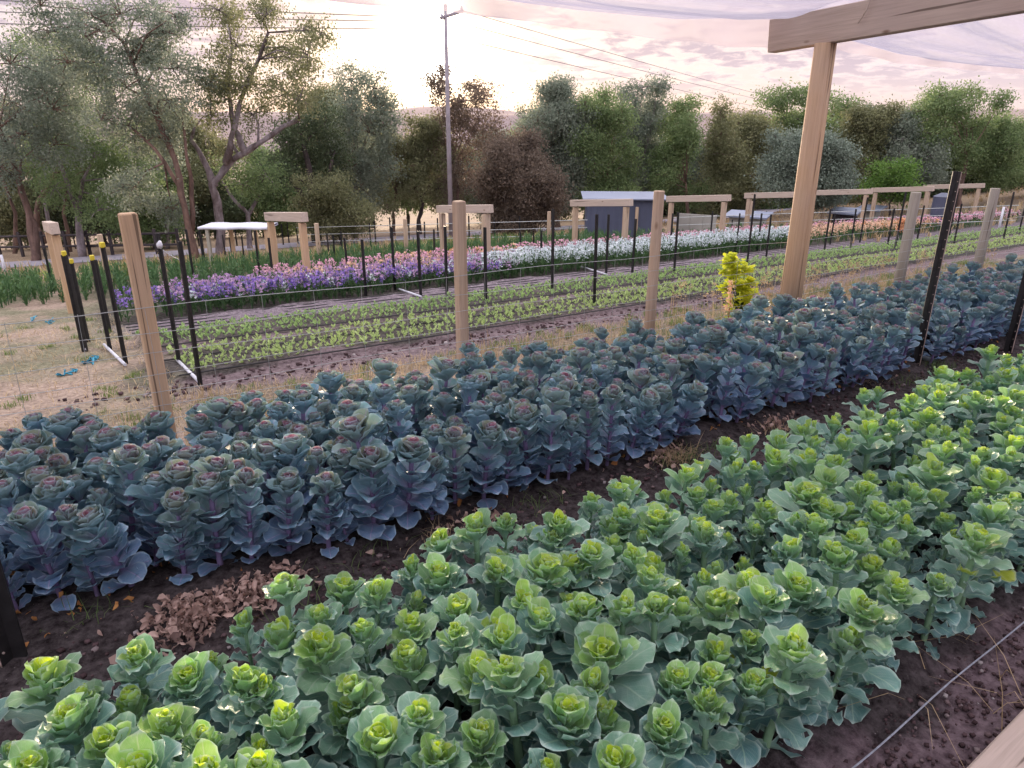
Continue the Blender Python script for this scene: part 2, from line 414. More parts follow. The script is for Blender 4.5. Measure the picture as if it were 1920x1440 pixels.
# ------------------------------------------------------------------ ground
def ground_mat():
    t = NT('field_soil'); c = t.coord()     # object space: x runs along the beds, y across them
    sp = t.N.new('ShaderNodeSeparateXYZ'); t.L.new(c, sp.inputs[0]); X, Y, Z = sp.outputs
    wob = t.noise(c, 1.7, 4); wob2 = t.noise(c, 7, 4)
    yy = t.math('ADD', Y, t.math('MULTIPLY', t.math('SUBTRACT', wob.outputs[0], .5), .5))
    yy = t.math('ADD', yy, t.math('MULTIPLY', t.math('SUBTRACT', wob2.outputs[0], .5), .22))
    S = 20.0
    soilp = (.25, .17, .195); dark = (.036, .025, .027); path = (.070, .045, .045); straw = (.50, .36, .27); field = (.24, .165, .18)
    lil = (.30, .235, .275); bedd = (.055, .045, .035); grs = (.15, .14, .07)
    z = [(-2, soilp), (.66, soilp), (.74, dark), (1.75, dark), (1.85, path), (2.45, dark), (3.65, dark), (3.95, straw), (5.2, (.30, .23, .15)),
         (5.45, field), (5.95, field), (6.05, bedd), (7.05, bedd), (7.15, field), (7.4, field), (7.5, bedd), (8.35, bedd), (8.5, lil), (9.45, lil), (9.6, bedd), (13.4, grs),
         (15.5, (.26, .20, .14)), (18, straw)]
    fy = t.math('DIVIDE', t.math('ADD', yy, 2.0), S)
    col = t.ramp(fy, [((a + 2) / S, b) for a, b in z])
    # headland of straw and grass at the near end of the beds
    ex = t.math('ADD', X, t.math('MULTIPLY', t.math('SUBTRACT', wob.outputs[0], .5), 1.4))
    e1 = t.math('SUBTRACT', 1.0, t.rng(ex, .55, 1.05))
    e2 = t.math('MULTIPLY', e1, t.rng(Y, 3.6, 4.0))
    bare = t.mix(t.rng(t.noise(c, .9, 3).outputs[0], .42, .6), (.56, .41, .31), (.30, .28, .16))
    col = t.mix(e2, col, bare)
    # right-hand rise and far paddock: sun-bleached grass
    far = t.math('MAXIMUM', t.rng(Y, 15, 19), t.rng(X, 30, 36))
    gold = t.mix(t.rng(t.noise(c, .12, 5).outputs[0], .35, .65), (.50, .35, .20), (.36, .25, .17))
    col = t.mix(far, col, gold)
    # clods, crumbs and pale grit
    n1 = t.noise(c, 26, 8, .7); n2 = t.noise(c, 4, 5); v = t.vor(c, 38)
    col = t.mix(t.rng(n1.outputs[0], .35, .68, .0, .75), t.mix(.65, col, (0, 0, 0)), t.mix(.12, col, (1, .9, .9)))
    col = t.mix(t.rng(n2.outputs[0], .45, .7, 0, .35), col, t.mix(.5, col, (.02, .014, .014)))
    grit = t.math('MULTIPLY', t.math('SUBTRACT', 1.0, t.rng(v.outputs['Distance'], .06, .10)), t.rng(t.noise(c, 14, 2).outputs[0], .54, .6))
    col = t.mix(t.math('MULTIPLY', grit, .55), col, (.42, .36, .36))
    h = t.math('ADD', t.math('MULTIPLY', n1.outputs[0], 1.0), t.math('MULTIPLY', n2.outputs[0], 1.2))
    return t.finish(t.princ(col, .92, t.bump(h, .8, .02), .15))
def build_ground():
    def axis(lo, hi, step, far, back):
        a = list(np.arange(lo, hi, step)); s = step
        while a[-1] < far: s *= 1.16; a.append(min(a[-1] + s, far))
        b = [lo]; s = step
        while b[-1] > -back: s *= 1.25; b.append(max(b[-1] - s, -back))
        return np.array(sorted(set(b[1:] + a)))
    xs = axis(-3, 12, .055, 1500, 1500); ys = axis(-.3, 9.8, .05, 1150, 40)
    X, Y = np.meshgrid(xs, ys)
    Z = -.028 * np.clip(X, -40, 60)
    Z = Z - .05 * (np.clip(Y, 2.5, 4.3) - 2.5) - .095 * (np.clip(Y, 4.3, 34) - 4.3) - .22 * (np.clip(Y, 34, 300) - 34)
    rs = np.random.RandomState(4)
    def vn(X, Y, f, seed):
        r = np.random.RandomState(seed); g = r.rand(64, 64)
        x = X * f; y = Y * f; xi = np.floor(x).astype(int); yi = np.floor(y).astype(int); fx = x - xi; fy = y - yi
        fx = fx * fx * (3 - 2 * fx); fy = fy * fy * (3 - 2 * fy)
        q = lambda a, b: g[a % 64, b % 64]
        return (q(xi, yi) * (1 - fx) + q(xi + 1, yi) * fx) * (1 - fy) + (q(xi, yi + 1) * (1 - fx) + q(xi + 1, yi + 1) * fx) * fy - .5
    near = ((X > -4) & (X < 13) & (Y > -1.2) & (Y < 11)).astype(float)
    Z = Z + near * (.035 * vn(X, Y, 2.3, 1) + .022 * vn(X, Y, 7, 2) + .014 * vn(X, Y, 16, 3))
    def bump(a, b, h, e=.12): return h * np.clip((Y - a) / e, 0, 1) * np.clip((b - Y) / e, 0, 1)
    Z = Z + near * (bump(.72, 1.8, .04) + bump(2.45, 3.7, .04) + (X > .9) * (bump(5.95, 7.15, .05) + bump(7.4, 8.4, .05)))
    # furrows of the drip-line strip
    m = (Y > 8.45) & (Y < 9.55) & (X > .7)
    Z = Z + m * .018 * np.sin(Y * 2 * math.pi / .22)
    # distant relief so the valley floor is not a plane
    far = np.clip((Y - 300) / 800, 0, 1)
    Z = Z + far * (24 * vn(X, Y, 1 / 520., 5) + 8)
    # the paddock climbs gently on the right
    Z = Z + 1.9 * np.clip((X - 25) / 30, 0, 1) ** 1.5 * np.clip((Y - 2) / 10, 0, 1)
    V = np.column_stack([X.ravel(), Y.ravel(), Z.ravel()]); nx = len(xs); ny = len(ys)
    i = np.arange((nx - 1) * (ny - 1)); a = i // (nx - 1) * nx + i % (nx - 1)
    Fq = np.column_stack([a, a + 1, a + nx + 1, a + nx])
    A = np.zeros((len(V), 4))
    o = obj_np('ground', (V, Fq, A, np.zeros(len(Fq))), [ground_mat()])
    o.rotation_euler = (0, 0, ROT)
    tag(o, kind='structure')
build_ground()

def hills():
    t = NT('far_hill'); c = t.coord()
    n = t.noise(c, .004, 6)
    col = t.mix(t.rng(n.outputs[0], .4, .6), (.20, .15, .16), (.30, .22, .20))
    mt = t.finish(t.princ(col, .95, None, .1))
    for k, (D, base, amp, seed) in enumerate(((1150, 12, 16, 3), (1900, 24, 34, 8))):
        rs = np.random.RandomState(seed); az = np.radians(np.linspace(-60, 60, 240))
        prof = sum(rs.rand() * np.sin(az * f + rs.rand() * 6) / (1 + .12 * f) for f in (2, 3, 5, 8, 13, 21, 34, 60)); prof = (prof - prof.min()) / (prof.max() - prof.min())
        V = []; ns = 12
        for j in range(ns):
            s = j / (ns - 1)
            V.append(np.column_stack([np.sin(az) * (D + s * D * .35), np.cos(az) * (D + s * D * .35), -75 + (75 + base + amp * prof) * np.sin(s * math.pi / 2) ** 1.3 + rs.randn(len(az)) * .012 * amp * (s > 0)]))
        V = np.concatenate(V); n_ = len(az); i = np.arange((n_ - 1) * (ns - 1)); a = i // (n_ - 1) * n_ + i % (n_ - 1)
        Fq = np.column_stack([a, a + 1, a + n_ + 1, a + n_])
        o = obj_np('hills', (V, Fq, np.zeros((len(V), 4)), np.zeros(len(Fq))), [mt]); tag(o, kind='structure')
hills()

# ------------------------------------------------------------------ leaves and cabbage-like kale plants
def leaf(L, Wd, az, tilt, bend, cup, wave, h, rho, rng, nu=7, nv=9, twist=0.0, jag=.05):
    v = 1 - (1 - np.linspace(0, 1, nv)) ** 1.5; u = np.sin(np.linspace(-1, 1, nu) * math.pi / 2 * .92) / math.sin(math.pi / 2 * .92)
    th = tilt + bend * v ** 1.3
    dr = np.sin(th); dz = np.cos(th); st = np.diff(v) * L
    cr = np.concatenate([[0], np.cumsum((dr[1:] + dr[:-1]) / 2 * st)]); cz = np.concatenate([[0], np.cumsum((dz[1:] + dz[:-1]) / 2 * st)])
    e = np.clip((v - .06) / .46, 0, 1); lo = .12 + .88 * np.sin(e * math.pi / 2) ** 1.0
    shape = np.where(v < .52, lo, np.sqrt(np.clip(1 - ((v - .52) / .485) ** 2, 0, 1)))
    ws = shape * Wd / 2 * (1 + jag * rng.uniform(-1, 1, nv))
    Uu, Vv = np.meshgrid(u, v)
    wd = ws[:, None]
    nx = -np.cos(th)[:, None]; nz = np.sin(th)[:, None]     # inner-face normal
    ph = rng.uniform(0, 6.28, 2); k = rng.uniform(2.2, 3.6)
    off = cup * Uu ** 2 * wd + wave * np.abs(Uu) ** 2.2 * np.sin(2 * np.pi * k * Vv + np.where(Uu > 0, ph[0], ph[1])) * shape[:, None] + .10 * wd * (1 - np.abs(Uu)) * np.sin(Vv * 9 + ph[0]) * .5
    tipc = np.clip((Vv - .8) / .2, 0, 1) ** 2 * rng.uniform(-.01, .008)
    off = off + tipc
    ro = rho + cr[:, None] + nx * off; zz = h + cz[:, None] + nz * off
    tau = Uu * wd * (1 - .18 * abs(cup)) + twist * Vv * off
    # round the tip by pulling outer points back along the blade
    back = (np.abs(Uu) ** 2) * np.clip((Vv - .72) / .28, 0, 1) * .03 * L
    ro = ro - back * dr[:, None]; zz = zz - back * dz[:, None]
    ca, sa = math.cos(az), math.sin(az)
    V = np.column_stack([(ro * ca - tau * sa).ravel(), (ro * sa + tau * ca).ravel(), zz.ravel()])
    i = np.arange((nu - 1) * (nv - 1)); a = i // (nu - 1) * nu + i % (nu - 1)
    Fq = np.column_stack([a, a + 1, a + nu + 1, a + nu])
    return V, Fq, Uu.ravel(), Vv.ravel()

def kale_proto(kind, seed, far=False):
    """returns arrays for stem, outer leaves, heart"""
    rng = np.random.RandomState(seed)
    size = rng.uniform(.86, 1.16); H = rng.uniform(.33, .43) if kind == 'green' else rng.uniform(.42, .54)
    nu, nv = (5, 6) if far else (7, 9)
    heart, outer, stem = Q(), Q(), Q()
    lean = rng.uniform(0, 6.28); la = rng.uniform(0, .05)
    def ctr(z): k = (max(z, 0) / H) ** 2 * la; return math.cos(lean) * k, math.sin(lean) * k
    if kind == 'green':
        n_leaf = 38 if not far else 28; open_ = rng.uniform(.85, 1.15); hr = rng.uniform(.8, 1.25)
        for i in range(n_leaf):
            t = i / (n_leaf - 1); az = i * 2.39996 + rng.uniform(-.25, .25)
            if t < .52:      # rosette
                q = t / .52
                L = (.030 + .062 * q ** .8) * size * rng.uniform(.88, 1.12); Wd = L * rng.uniform(.72, .98); h = H - .028 - .075 * q
                tilt = math.radians(6 + 35 * q * open_); bend = math.radians(3 + 20 * q * open_); cup = .55 - .25 * q; wv = .002 + .004 * q; rho = .003 + .006 * q
            else:
                q = (t - .52) / .48
                L = (.094 + .024 * math.sin(q * 3)) * size * rng.uniform(.75, 1.15); Wd = L * rng.uniform(.66, .92); h = (H - .08) * max(0, 1 - q) ** .85 + .05 * q
                tilt = math.radians(36 + 48 * q * open_ + rng.uniform(-10, 10)); bend = math.radians(rng.uniform(8, 55)); cup = rng.uniform(.0, .45); wv = rng.uniform(.004, .010); rho = .007
            if t > .2 and rng.rand() < .10: continue
            holed = not far and t > .25 and rng.rand() < .16
            if t > .05: tilt += math.radians(rng.randn() * (5 + 8 * t)); L *= 1 + .13 * rng.randn(); wv *= rng.uniform(.8, 2.4); az += rng.randn() * .15
            Vv, Fq, u, v = leaf(max(.03, L), Wd, az, tilt, bend, cup, wv, h + rng.randn() * .006 * (t > .15), rho, rng, nu, nv, rng.uniform(-.5, .5), .05 + .11 * (rng.rand() < .3))
            if holed:
                kk = rng.randint(14, 44); Fq = np.delete(Fq, [kk] if rng.rand() < .6 else [kk, min(kk + 1, 47)], axis=0)
            dx, dy = ctr(h); Vv[:, 0] += dx; Vv[:, 1] += dy
            age = (t * 1.15 * hr if rng.rand() > .012 or t < .6 else .02) - .10 * v + rng.uniform(-.04, .04)
            A = np.column_stack([u, v, np.clip(age, 0, 1), np.full(len(u), rng.rand())])
            (heart if t < .24 else outer).add(Vv, Fq, A)
        sr = .011
    else:
        n_leaf = 44 if not far else 30; hr = rng.uniform(.75, 1.3); col = rng.uniform(.25, .5)
        for i in range(n_leaf):
            t = i / (n_leaf - 1); az = i * 2.39996 + rng.uniform(-.25, .25)
            if t < .48:
                q = t / .48
                L = (.040 + .066 * q ** .7) * size * rng.uniform(.9, 1.1); Wd = L * rng.uniform(1.0, 1.22); h = H - .040 - .080 * q
                tilt = math.radians(9 + 36 * q); bend = math.radians(4 + 16 * q); cup = .62 - .14 * q; wv = .0015 + .003 * q; rho = .003 + .006 * q
            else:
                q = (t - .48) / .52
                L = (.100 + .010 * math.sin(q * 3)) * size * rng.uniform(.8, 1.1); Wd = L * rng.uniform(.92, 1.15); h = (H - .16) * max(0, 1 - q) ** .9 + .05 * q
                tilt = math.radians(28 + 34 * q + rng.uniform(-8, 8)); bend = math.radians(rng.uniform(12, 48)); cup = rng.uniform(.1, .5); wv = rng.uniform(.003, .007); rho = .008
            if t > .25 and rng.rand() < .07: continue
            if t > .15: tilt += math.radians(rng.randn() * (5 + 8 * t)); L *= 1 + .10 * rng.randn(); wv *= rng.uniform(.8, 1.8); az += rng.randn() * .12
            Vv, Fq, u, v = leaf(max(.03, L), Wd, az, tilt, bend, cup, wv, h, rho, rng, nu, nv, rng.uniform(-.4, .4), .04)
            dx, dy = ctr(h); Vv[:, 0] += dx; Vv[:, 1] += dy
            age = t * 1.1 * hr + .12 * (v - .5) * (t > .1) + rng.uniform(-.04, .04)
            A = np.column_stack([u, v, np.clip(age, 0, 1), np.full(len(u), rng.rand())])
            (heart if t < .24 else outer).add(Vv, Fq, A)
        sr = .0105
    zs = np.linspace(-.05, H - .02, 8); k = 6; V = []
    for z in zs:
        dx, dy = ctr(z); rr = sr * (1.15 - .35 * max(z, 0) / H) * rng.uniform(.93, 1.08)
        for j in range(k): V.append((dx + rr * math.cos(j * 2 * math.pi / k), dy + rr * math.sin(j * 2 * math.pi / k), z))
    Fq = [(i * k + j, i * k + (j + 1) % k, (i + 1) * k + (j + 1) % k, (i + 1) * k + j) for i in range(7) for j in range(k)]
    stem.add(V, Fq, np.zeros((len(V), 4)), 0)
    return stem.arrays(), outer.arrays(), heart.arrays()

def merge(arrs, mi=None):
    q = Q()
    for i, a in enumerate(arrs): q.add(a[0], a[1], a[2], a[3] if mi is None else mi[i])
    return q.arrays()
def xform(arr, pos, rz, s=1.0, tilt=(0, 0)):
    V = arr[0] * s; c, sn = math.cos(rz), math.sin(rz)
    x = V[:, 0] * c - V[:, 1] * sn + V[:, 2] * tilt[0]; y = V[:, 0] * sn + V[:, 1] * c + V[:, 2] * tilt[1]
    return np.column_stack([x + pos[0], y + pos[1], V[:, 2] + pos[2]]), arr[1], arr[2], arr[3]

ORD = ['first', 'second', 'third', 'fourth', 'fifth', 'sixth', 'seventh', 'eighth', 'ninth']
def dup(root):
    r = root.copy(); COL.objects.link(r)
    for ch in list(root.children):
        c = ch.copy(); COL.objects.link(c); c.parent = r
    return r

def plant_bed(kind, rows, nvar, seed, r_range, nmax, stuff_label):
    rnd = random.Random(seed); leafm = M[kind + '_kale']; stemm = M[kind + '_stem']
    protos = []; flat = []; farp = []
    for k in range(nvar):
        st, ou, he = kale_proto(kind, seed + k * 7)
        ph = empty(kind + '_kale', (0, 0, -50))
        obj_np('stem', st, [stemm], ph); obj_np('outer_leaves', ou, [leafm], ph); obj_np('heart', he, [leafm], ph)
        protos.append(ph)
        s2, o2, h2 = kale_proto(kind, seed + k * 7, True)
        fm = merge((s2, o2, h2), (1, 0, 0)); farp.append(fm)
        flat.append(mesh_np(kind + '_kale', fm, [leafm, stemm]))
    spots = []
    for i, n0 in enumerate(rows):
        r = r_range[0] + (i % 2) * .07
        while r < r_range[1]:
            rr = r + rnd.uniform(-.028, .028); nn = n0 + rnd.uniform(-.032, .032) + (.2 * max(0, min(1, .9 - rr)) if kind == 'purple' else 0)
            r += .132 if kind == 'green' else .134
            if rnd.random() < .03: continue
            if kind == 'purple' and i == 0 and 3.05 < rr < 3.3: continue
            if any(abs(rr - a) < .16 and abs(nn - b) < .10 for a, b in POSTSPOTS): continue
            p = W(rr, nn)
            d = p - Vector((0, 0, CAMZ))
            dep = d.y * CP - d.z * SP
            if dep < .3: continue
            X = 960 + F * d.x / dep; Y = 720 - F * (d.y * SP + (d.z + .38) * CP) / dep
            Yt = Y
            if X < -130 or X > 2050 or Yt > 1600: continue
            spots.append((dep, rr, nn, i, p, X, Y))
    spots.sort(key=lambda q: q[0])
    used = [False] * nvar; ql = Q()
    for j, (dep, rr, nn, i, p, X, Y) in enumerate(spots):
        k = rnd.randrange(nvar); rz = rnd.uniform(0, 6.28)
        # a few stragglers, a few giants
        s = rnd.choice((.56, .68, .76, .80, .84, .88, .92, .97, 1.04, 1.14)) if kind == 'green' else rnd.choice((.66, .76, .82, .86, .90, .94, .98, 1.06))
        if kind == 'purple': s *= 1.0 - .0 * nn
        tx, ty = rnd.gauss(0, .07), rnd.gauss(0, .07)
        if i == 0 and kind == 'purple': tx += .06; ty -= .08
        if j < nmax:
            if j < 170:
                if not used[k]: o = protos[k]; used[k] = True
                else: o = dup(protos[k])
            else:
                o = bpy.data.objects.new(kind + '_kale', flat[k]); COL.objects.link(o)
            o.location = p; o.scale = (s, s, .55 + .45 * s)
            o.rotation_euler = (Matrix.Rotation(tx, 3, 'Y') @ Matrix.Rotation(-ty, 3, 'X') @ Matrix.Rotation(rz, 3, 'Z')).to_euler()
            sz = 'small' if s < .8 else ('large' if s > 1.07 else 'mid-sized')
            if kind == 'green':
                where = near_green(X, Y)
                lab = f"{sz} green kale, {ORD[i]} row from the string, {where}"
            else:
                where = near_purple(X, Y)
                lab = f"{sz} purple kale, {ORD[i]} row from the path, {where}"
            tag(o, lab, 'ornamental kale', kind + ' kale plants in the long bed')
        else:
            V, Fq, A, Mi = xform(farp[k], p, rz, s, (tx, ty)); A = A.copy(); ql.add(V, Fq, A, Mi)
    for k in range(nvar):
        if not used[k]:
            for ch in list(protos[k].children): bpy.data.objects.remove(ch)
            bpy.data.objects.remove(protos[k])
    if ql.n:
        o = obj_np(kind + '_kale_mass', ql.arrays(), [leafm, stemm]); tag(o, stuff_label, 'ornamental kale', kind='stuff')
    print('BED', kind, len(spots), 'plants')
def near_green(X, Y):
    for x, t in ((200, "by the black lower-left stake"), (420, "under the dead leaf pile"), (560, "right of the leaf pile"), (760, "left of the photo's middle"), (960, "just left of centre"), (1100, "just right of centre"),
                 (1260, "under the round timber post"), (1400, "under the yellow bush"), (1540, "under the tall beam post"), (1680, "left of the tall black picket"), (1800, "under the grey pipe offcut")):
        if X < x: return t
    return "near the right edge"
def near_purple(X, Y):
    for x, t in ((110, "at the far left"), (230, "left of the tan post"), (340, "before the tan post"), (460, "below the seedling stakes"), (600, "under the second portal"), (740, "left of the square post"), (900, "before the square post"),
                 (1040, "right of the square post"), (1160, "left of the round post"), (1290, "before the round post"), (1420, "before the yellow bush"), (1560, "before the beam post"), (1680, "left of the tall picket")):
        if X < x: return t
    return "right of the tall picket"
POSTSPOTS = [(-.27, 2.53), (5.75, 2.56), (6.98, 2.37)]
plant_bed('green', [.86 + .142 * i for i in range(8)], 22, 100, (-1.3, 6.6), 300, 'distant end of the green kale bed')
plant_bed('purple', [2.56 + .145 * i for i in range(8)], 20, 300, (-1.6, 14.0), 300, 'dense far part of the purple kale bed running toward the right edge')

# ------------------------------------------------------------------ posts, frames, net
def post(name, r, n, h, w, mat, label, group=None, rnd_=False, lean=(0, 0), p=None, rz=None):
    p = W(r, n) if p is None else p
    mb = MB(); d = .3
    if rnd_:
        k = 14
        mb.tube([(0, 0, -d), (0, 0, h * .5), (.003, 0, h - .006), (.003, 0, h)], [w / 2 * 1.06, w / 2, w / 2 * .97, w / 2 * .93], k)
    else: mb.box((0, 0, (h - d) / 2), (w, w, h + d), bev=.006)
    o = mb.build(name, mat, smooth=False, loc=p); o.rotation_euler = (lean[0], lean[1], ROT if rz is None else rz)
    if rnd_:
        o.data.polygons.foreach_set('use_smooth', [len(f.vertices) == 4 for f in o.data.polygons])
    tag(o, label, 'fence post', group); return o
G = 'timber posts of the fence behind the purple kale'
post('fence_post', .51, 4.1, 1.36, .082, M['tan'], 'tan square timber post standing at the left behind the purple kale', G)
post('fence_post', 2.45, 4.1, 1.36, .070, M['post'], 'square timber post with brown split face directly in front of the power pole', G)
post('fence_post', 4.30, 4.1, 1.38, .088, M['post'], 'round pale timber post between the square post and the tall beam post', G, True)
post('fence_post', 6.35, 4.1, 1.37, .085, M['post'], 'slim timber post half hidden right behind the tall beam post', G, True)
post('fence_post', 8.37, 4.1, 1.27, .115, M['oldpost'], 'grey weathered round post left of the tall black picket top', G, True)
post('fence_post', 10.35, 4.1, 1.27, .115, M['oldpost'], 'grey weathered round post near the right edge of the field fence', G, True)

# big frame: post under a heavy beam that comes toward the viewer
BR = 6.0
fr = empty('net_shelter', W(BR, 3.92), ROT); tag(fr, 'heavy timber post and beam holding up the white net', 'net shelter')
hb = 0.62 + CAMZ - gh(3.92, BR)
mb = MB()
for k in (-1, 1):
    mb.tube([(k * .046 - .003, 0, -.3), (k * .044, 0, .9), (k * .040, .002, hb - .003)], [.080, .074, .068], 16)
p_ = mb.build('post', M['tan'], fr)
p_.data.polygons.foreach_set('use_smooth', [len(f.vertices) == 4 for f in p_.data.polygons])
mb = MB(); Lb = 7.6
mb.box((0, 0, 0), (.12, .27, Lb), bev=.006)
bm = mb.build('beam', M['beam'], fr)
bm.rotation_euler = (math.radians(90 - 3.4), 0, 0)
bm.location = (.02, .57 - Lb / 2, hb + .137 + (Lb / 2) * math.sin(math.radians(3.4)) - .04)
mb = MB(); mb.tube([(-.062, -.30, hb + .12), (-.075, -.36, hb + .2), (-.066, -.40, hb + .34)], .006, 5)
mb.build('tie_cord', M['beam'], fr)

def net_mat():
    t = NT('shade_net'); c = t.coord()
    uv = t.attr('leafuv'); sp = t.N.new('ShaderNodeSeparateXYZ'); t.L.new(uv.outputs['Vector'], sp.inputs[0])
    f = t.noise(t.scalev(c, (.35, 5, .6)), 1.6, 3, .5, .25)
    dens = t.rng(f.outputs[0], .36, .64, .50, .90)
    w = t.math('MULTIPLY', t.math('FRACT', t.math('MULTIPLY', sp.outputs[1], 900.)), .0)
    dens = t.math('ADD', t.math('ADD', dens, w), t.math('MULTIPLY', t.attr('age').outputs['Fac'], .22), True)
    tp = t.N.new('ShaderNodeBsdfTransparent'); tp.inputs[0].default_value = (1, 1, 1, 1)
    d = t.mixsh(.62, t.princ((.40, .37, .46), .8, None, .2), t.trans((.52, .48, .56)))
    return t.finish(t.mixsh(dens, tp.outputs[0], d))
def build_net():
    q = Q(); rs = np.random.RandomState(9)
    def sheet(rr, ss, fn, age):
        R_, S_ = np.meshgrid(rr, ss); P = fn(R_, S_); V = np.column_stack([p.ravel() for p in P])
        nx, ny = len(rr), len(ss); i = np.arange((nx - 1) * (ny - 1)); a = i // (nx - 1) * nx + i % (nx - 1)
        q.add(V, np.column_stack([a, a + 1, a + nx + 1, a + nx]), np.column_stack([R_.ravel(), S_.ravel(), age(R_, S_).ravel(), np.zeros(R_.size)]))
    def ztop(R_):    # front edge of the roof sheet, drooping between its supports
        return np.interp(R_, (-3, 0, 1.6, 2.7, 3.8, 4.9, 5.5, 6.06, 6.5, 7.2, 8.4, 10, 12, 14), (1.1, .88, .80, .795, .775, .79, .84, .90, .86, .79, .69, .665, .67, .7))
    def zdrop(R_): return np.interp(R_, (-3, 1.6, 2.7, 3.8, 4.9, 6.06, 7.0, 8.4, 10, 14), (.1, .12, .11, .12, .16, .27, .11, .09, .075, .09))
    def roof(R_, S_):
        n = 4.58 - S_ * 7.5
        z = ztop(R_) + .058 * (4.58 - n)
        away = np.clip(np.abs(R_ - BR) / .5, 0, 1)
        fold = np.sin(S_ * 7.5 * 5.2 + .55 * np.sin(R_ * .8) + .35 * R_) * .035 + np.sin(S_ * 7.5 * 11 + R_ * .9 + np.sin(R_ * 2)) * .016
        sagn = -.16 * np.sin(np.clip(S_ * 7.5 / 2.4, 0, 1) * math.pi) * (R_ > BR) - .07 * np.sin(np.clip(S_ * 7.5 / 2.4, 0, 1) * math.pi) * (R_ <= BR)
        return R_, n, z + away * (fold * np.clip(S_ * 12, 0, 1) + sagn) + CAMZ
    # kept just above the beam so that the cloth lies on it
    rr = np.linspace(-3, 14, 260)
    sheet(rr, np.linspace(0, 1, 240), roof, lambda R_, S_: np.exp(-S_ * 7.5 / .3) * 1.4)
    def hem(R_, S_):
        drop = zdrop(R_) + .006 * np.sin(R_ * 7)
        return R_, 4.585 + .02 * np.sin(R_ * 6) * S_, ztop(R_) - S_ * drop + CAMZ
    sheet(rr, np.linspace(0, 1, 8), hem, lambda R_, S_: (S_ > .93) * .8)
    o = obj_np('shade_net', q.arrays(), [net_mat()]); o.rotation_euler = (0, 0, ROT)
    tag(o, 'white gauzy net draped in folds over the timber beam', 'net')
build_net()

# black steel pickets
def picket(p, h, w, label, group, capped=False, ribbed=False, lean=0, small=False, cat='stake'):
    big = capped or ribbed
    o = None
    mb = MB(); a = w * .55; th = w * .13
    for k in range(3):
        an = math.radians(90 + 120 * k); R = Matrix.Rotation(an, 3, 'Z')
        mb.box(R @ Vector((a / 2 + .001 * k, 0, 0)) + Vector((0, 0, (h - .25) / 2)), (a, th, h + .25 - .002 * k), R)
    if not big:
        o = mb.build('steel_picket', M['black'], loc=p); 
    else:
        o = empty('steel_picket', p); mb.build('shaft', M['black'], o)
        if ribbed:
            m2 = MB(); R = Matrix.Rotation(math.radians(-90 if False else 210), 3, 'Z')
            m2.box(R @ Vector((a + .0015, 0, 0)) + Vector((0, 0, h / 2)), (.003, th * .8, h), R); m2.build('worn_edge', M['rib'], o)
            m3 = MB()
            for q in range(int(h / .07)):
                m3.tube([R @ Vector((a * .7, -th, .05 + q * .07)), R @ Vector((a * .7, th, .05 + q * .07))], .004, 6)
            m3.build('hole_row', M['rib'], o)
        if capped:
            m2 = MB(); m2.box((0, 0, h + .012), (.04, .034, .05), Matrix.Rotation(.4, 3, 'Z'), bev=.006); m2.build('yellow_cap', M['yellow'], o)
    o.rotation_euler = (random.Random(p[0]).uniform(-.02, .02), lean, random.Random(p[1]).uniform(0, 2))
    tag(o, label, cat, group); return o
GP = 'tall black pickets along the soil path'
picket(W(-.27, 2.53), 1.5, .075, 'thick black steel picket cut by the left edge of the view', GP, ribbed=True)
picket(W(5.75, 2.56), 1.52, .058, 'tall black picket with worn bright edge rising from the purple kale', GP, ribbed=True)
picket(W(6.98, 2.37), 1.5, .07, 'black picket cut by the right edge beside the green kale', GP, ribbed=True)
GF = 'black pickets standing in the flower field'
def pk(base, top, w, label, group=GF, capped=False, dn=0):
    p = hit(*base); d = p.y * CP - (p.z - CAMZ) * SP
    u = 720 - top; z = (u * p.y * CP - F * p.y * SP) / (F * CP + u * SP) + CAMZ
    picket(p, max(.5, z - p.z), w, label, group, capped)
pk((375, 722), 452, .036, 'black picket at the near end of the pale seedling bed'); pk((338, 687), 438, .036, 'black picket with white insulator left of the seedling bed')
pk((160, 660), 478, .055, 'thick black picket with yellow cap beside the leftmost portal', capped=True); pk((166, 640), 492, .036, 'thin yellow capped picket behind the thick capped one', capped=True)
pk((208, 660), 486, .036, 'yellow capped picket in the middle of the left cluster', capped=True); pk((236, 682), 462, .036, 'yellow capped picket nearest the tan timber post', capped=True)
pk((207, 622), 487, .04, 'uncapped thin picket between the yellow capped pickets'); pk((128, 560), 470, .04, 'thin black picket between the legs of the leftmost portal'); pk((100, 545), 465, .035, 'thin black picket left of the leftmost portal')
mid = [((367, 538), 430), ((386, 516), 432), ((387, 512), 440), ((423, 478), 440), ((435, 481), 445), ((458, 488), 442), ((487, 517), 432), ((513, 530), 446),
 ((617, 482), 438), ((629, 497), 440), ((643, 490), 434), ((654, 528), 446), ((686, 553), 449), ((740, 543), 425), ((789, 558), 433), ((815, 497), 430), ((838, 560), 424),
 ((911, 570), 426), ((976, 487), 435), ((1015, 512), 432), ((1000, 482), 436), ((1035, 552), 392), ((1082, 472), 428), ((1113, 580), 402), ((1136, 517), 402), ((1185, 512), 410),
 ((1263, 514), 398), ((1255, 486), 400), ((1330, 470), 396), ((1380, 474), 400), ((1400, 498), 364), ((1370, 450), 412), ((1420, 470), 400), ((1436, 484), 402),
 ((1512, 484), 385), ((1545, 472), 392), ((1556, 460), 400), ((1594, 471), 392), ((1612, 455), 370), ((1663, 463), 390), ((1677, 470), 360), ((1718, 456), 385), ((1760, 478), 352), ((1779, 447), 362), ((1789, 456), 382), ((1880, 455), 360), ((1910, 438), 390)]
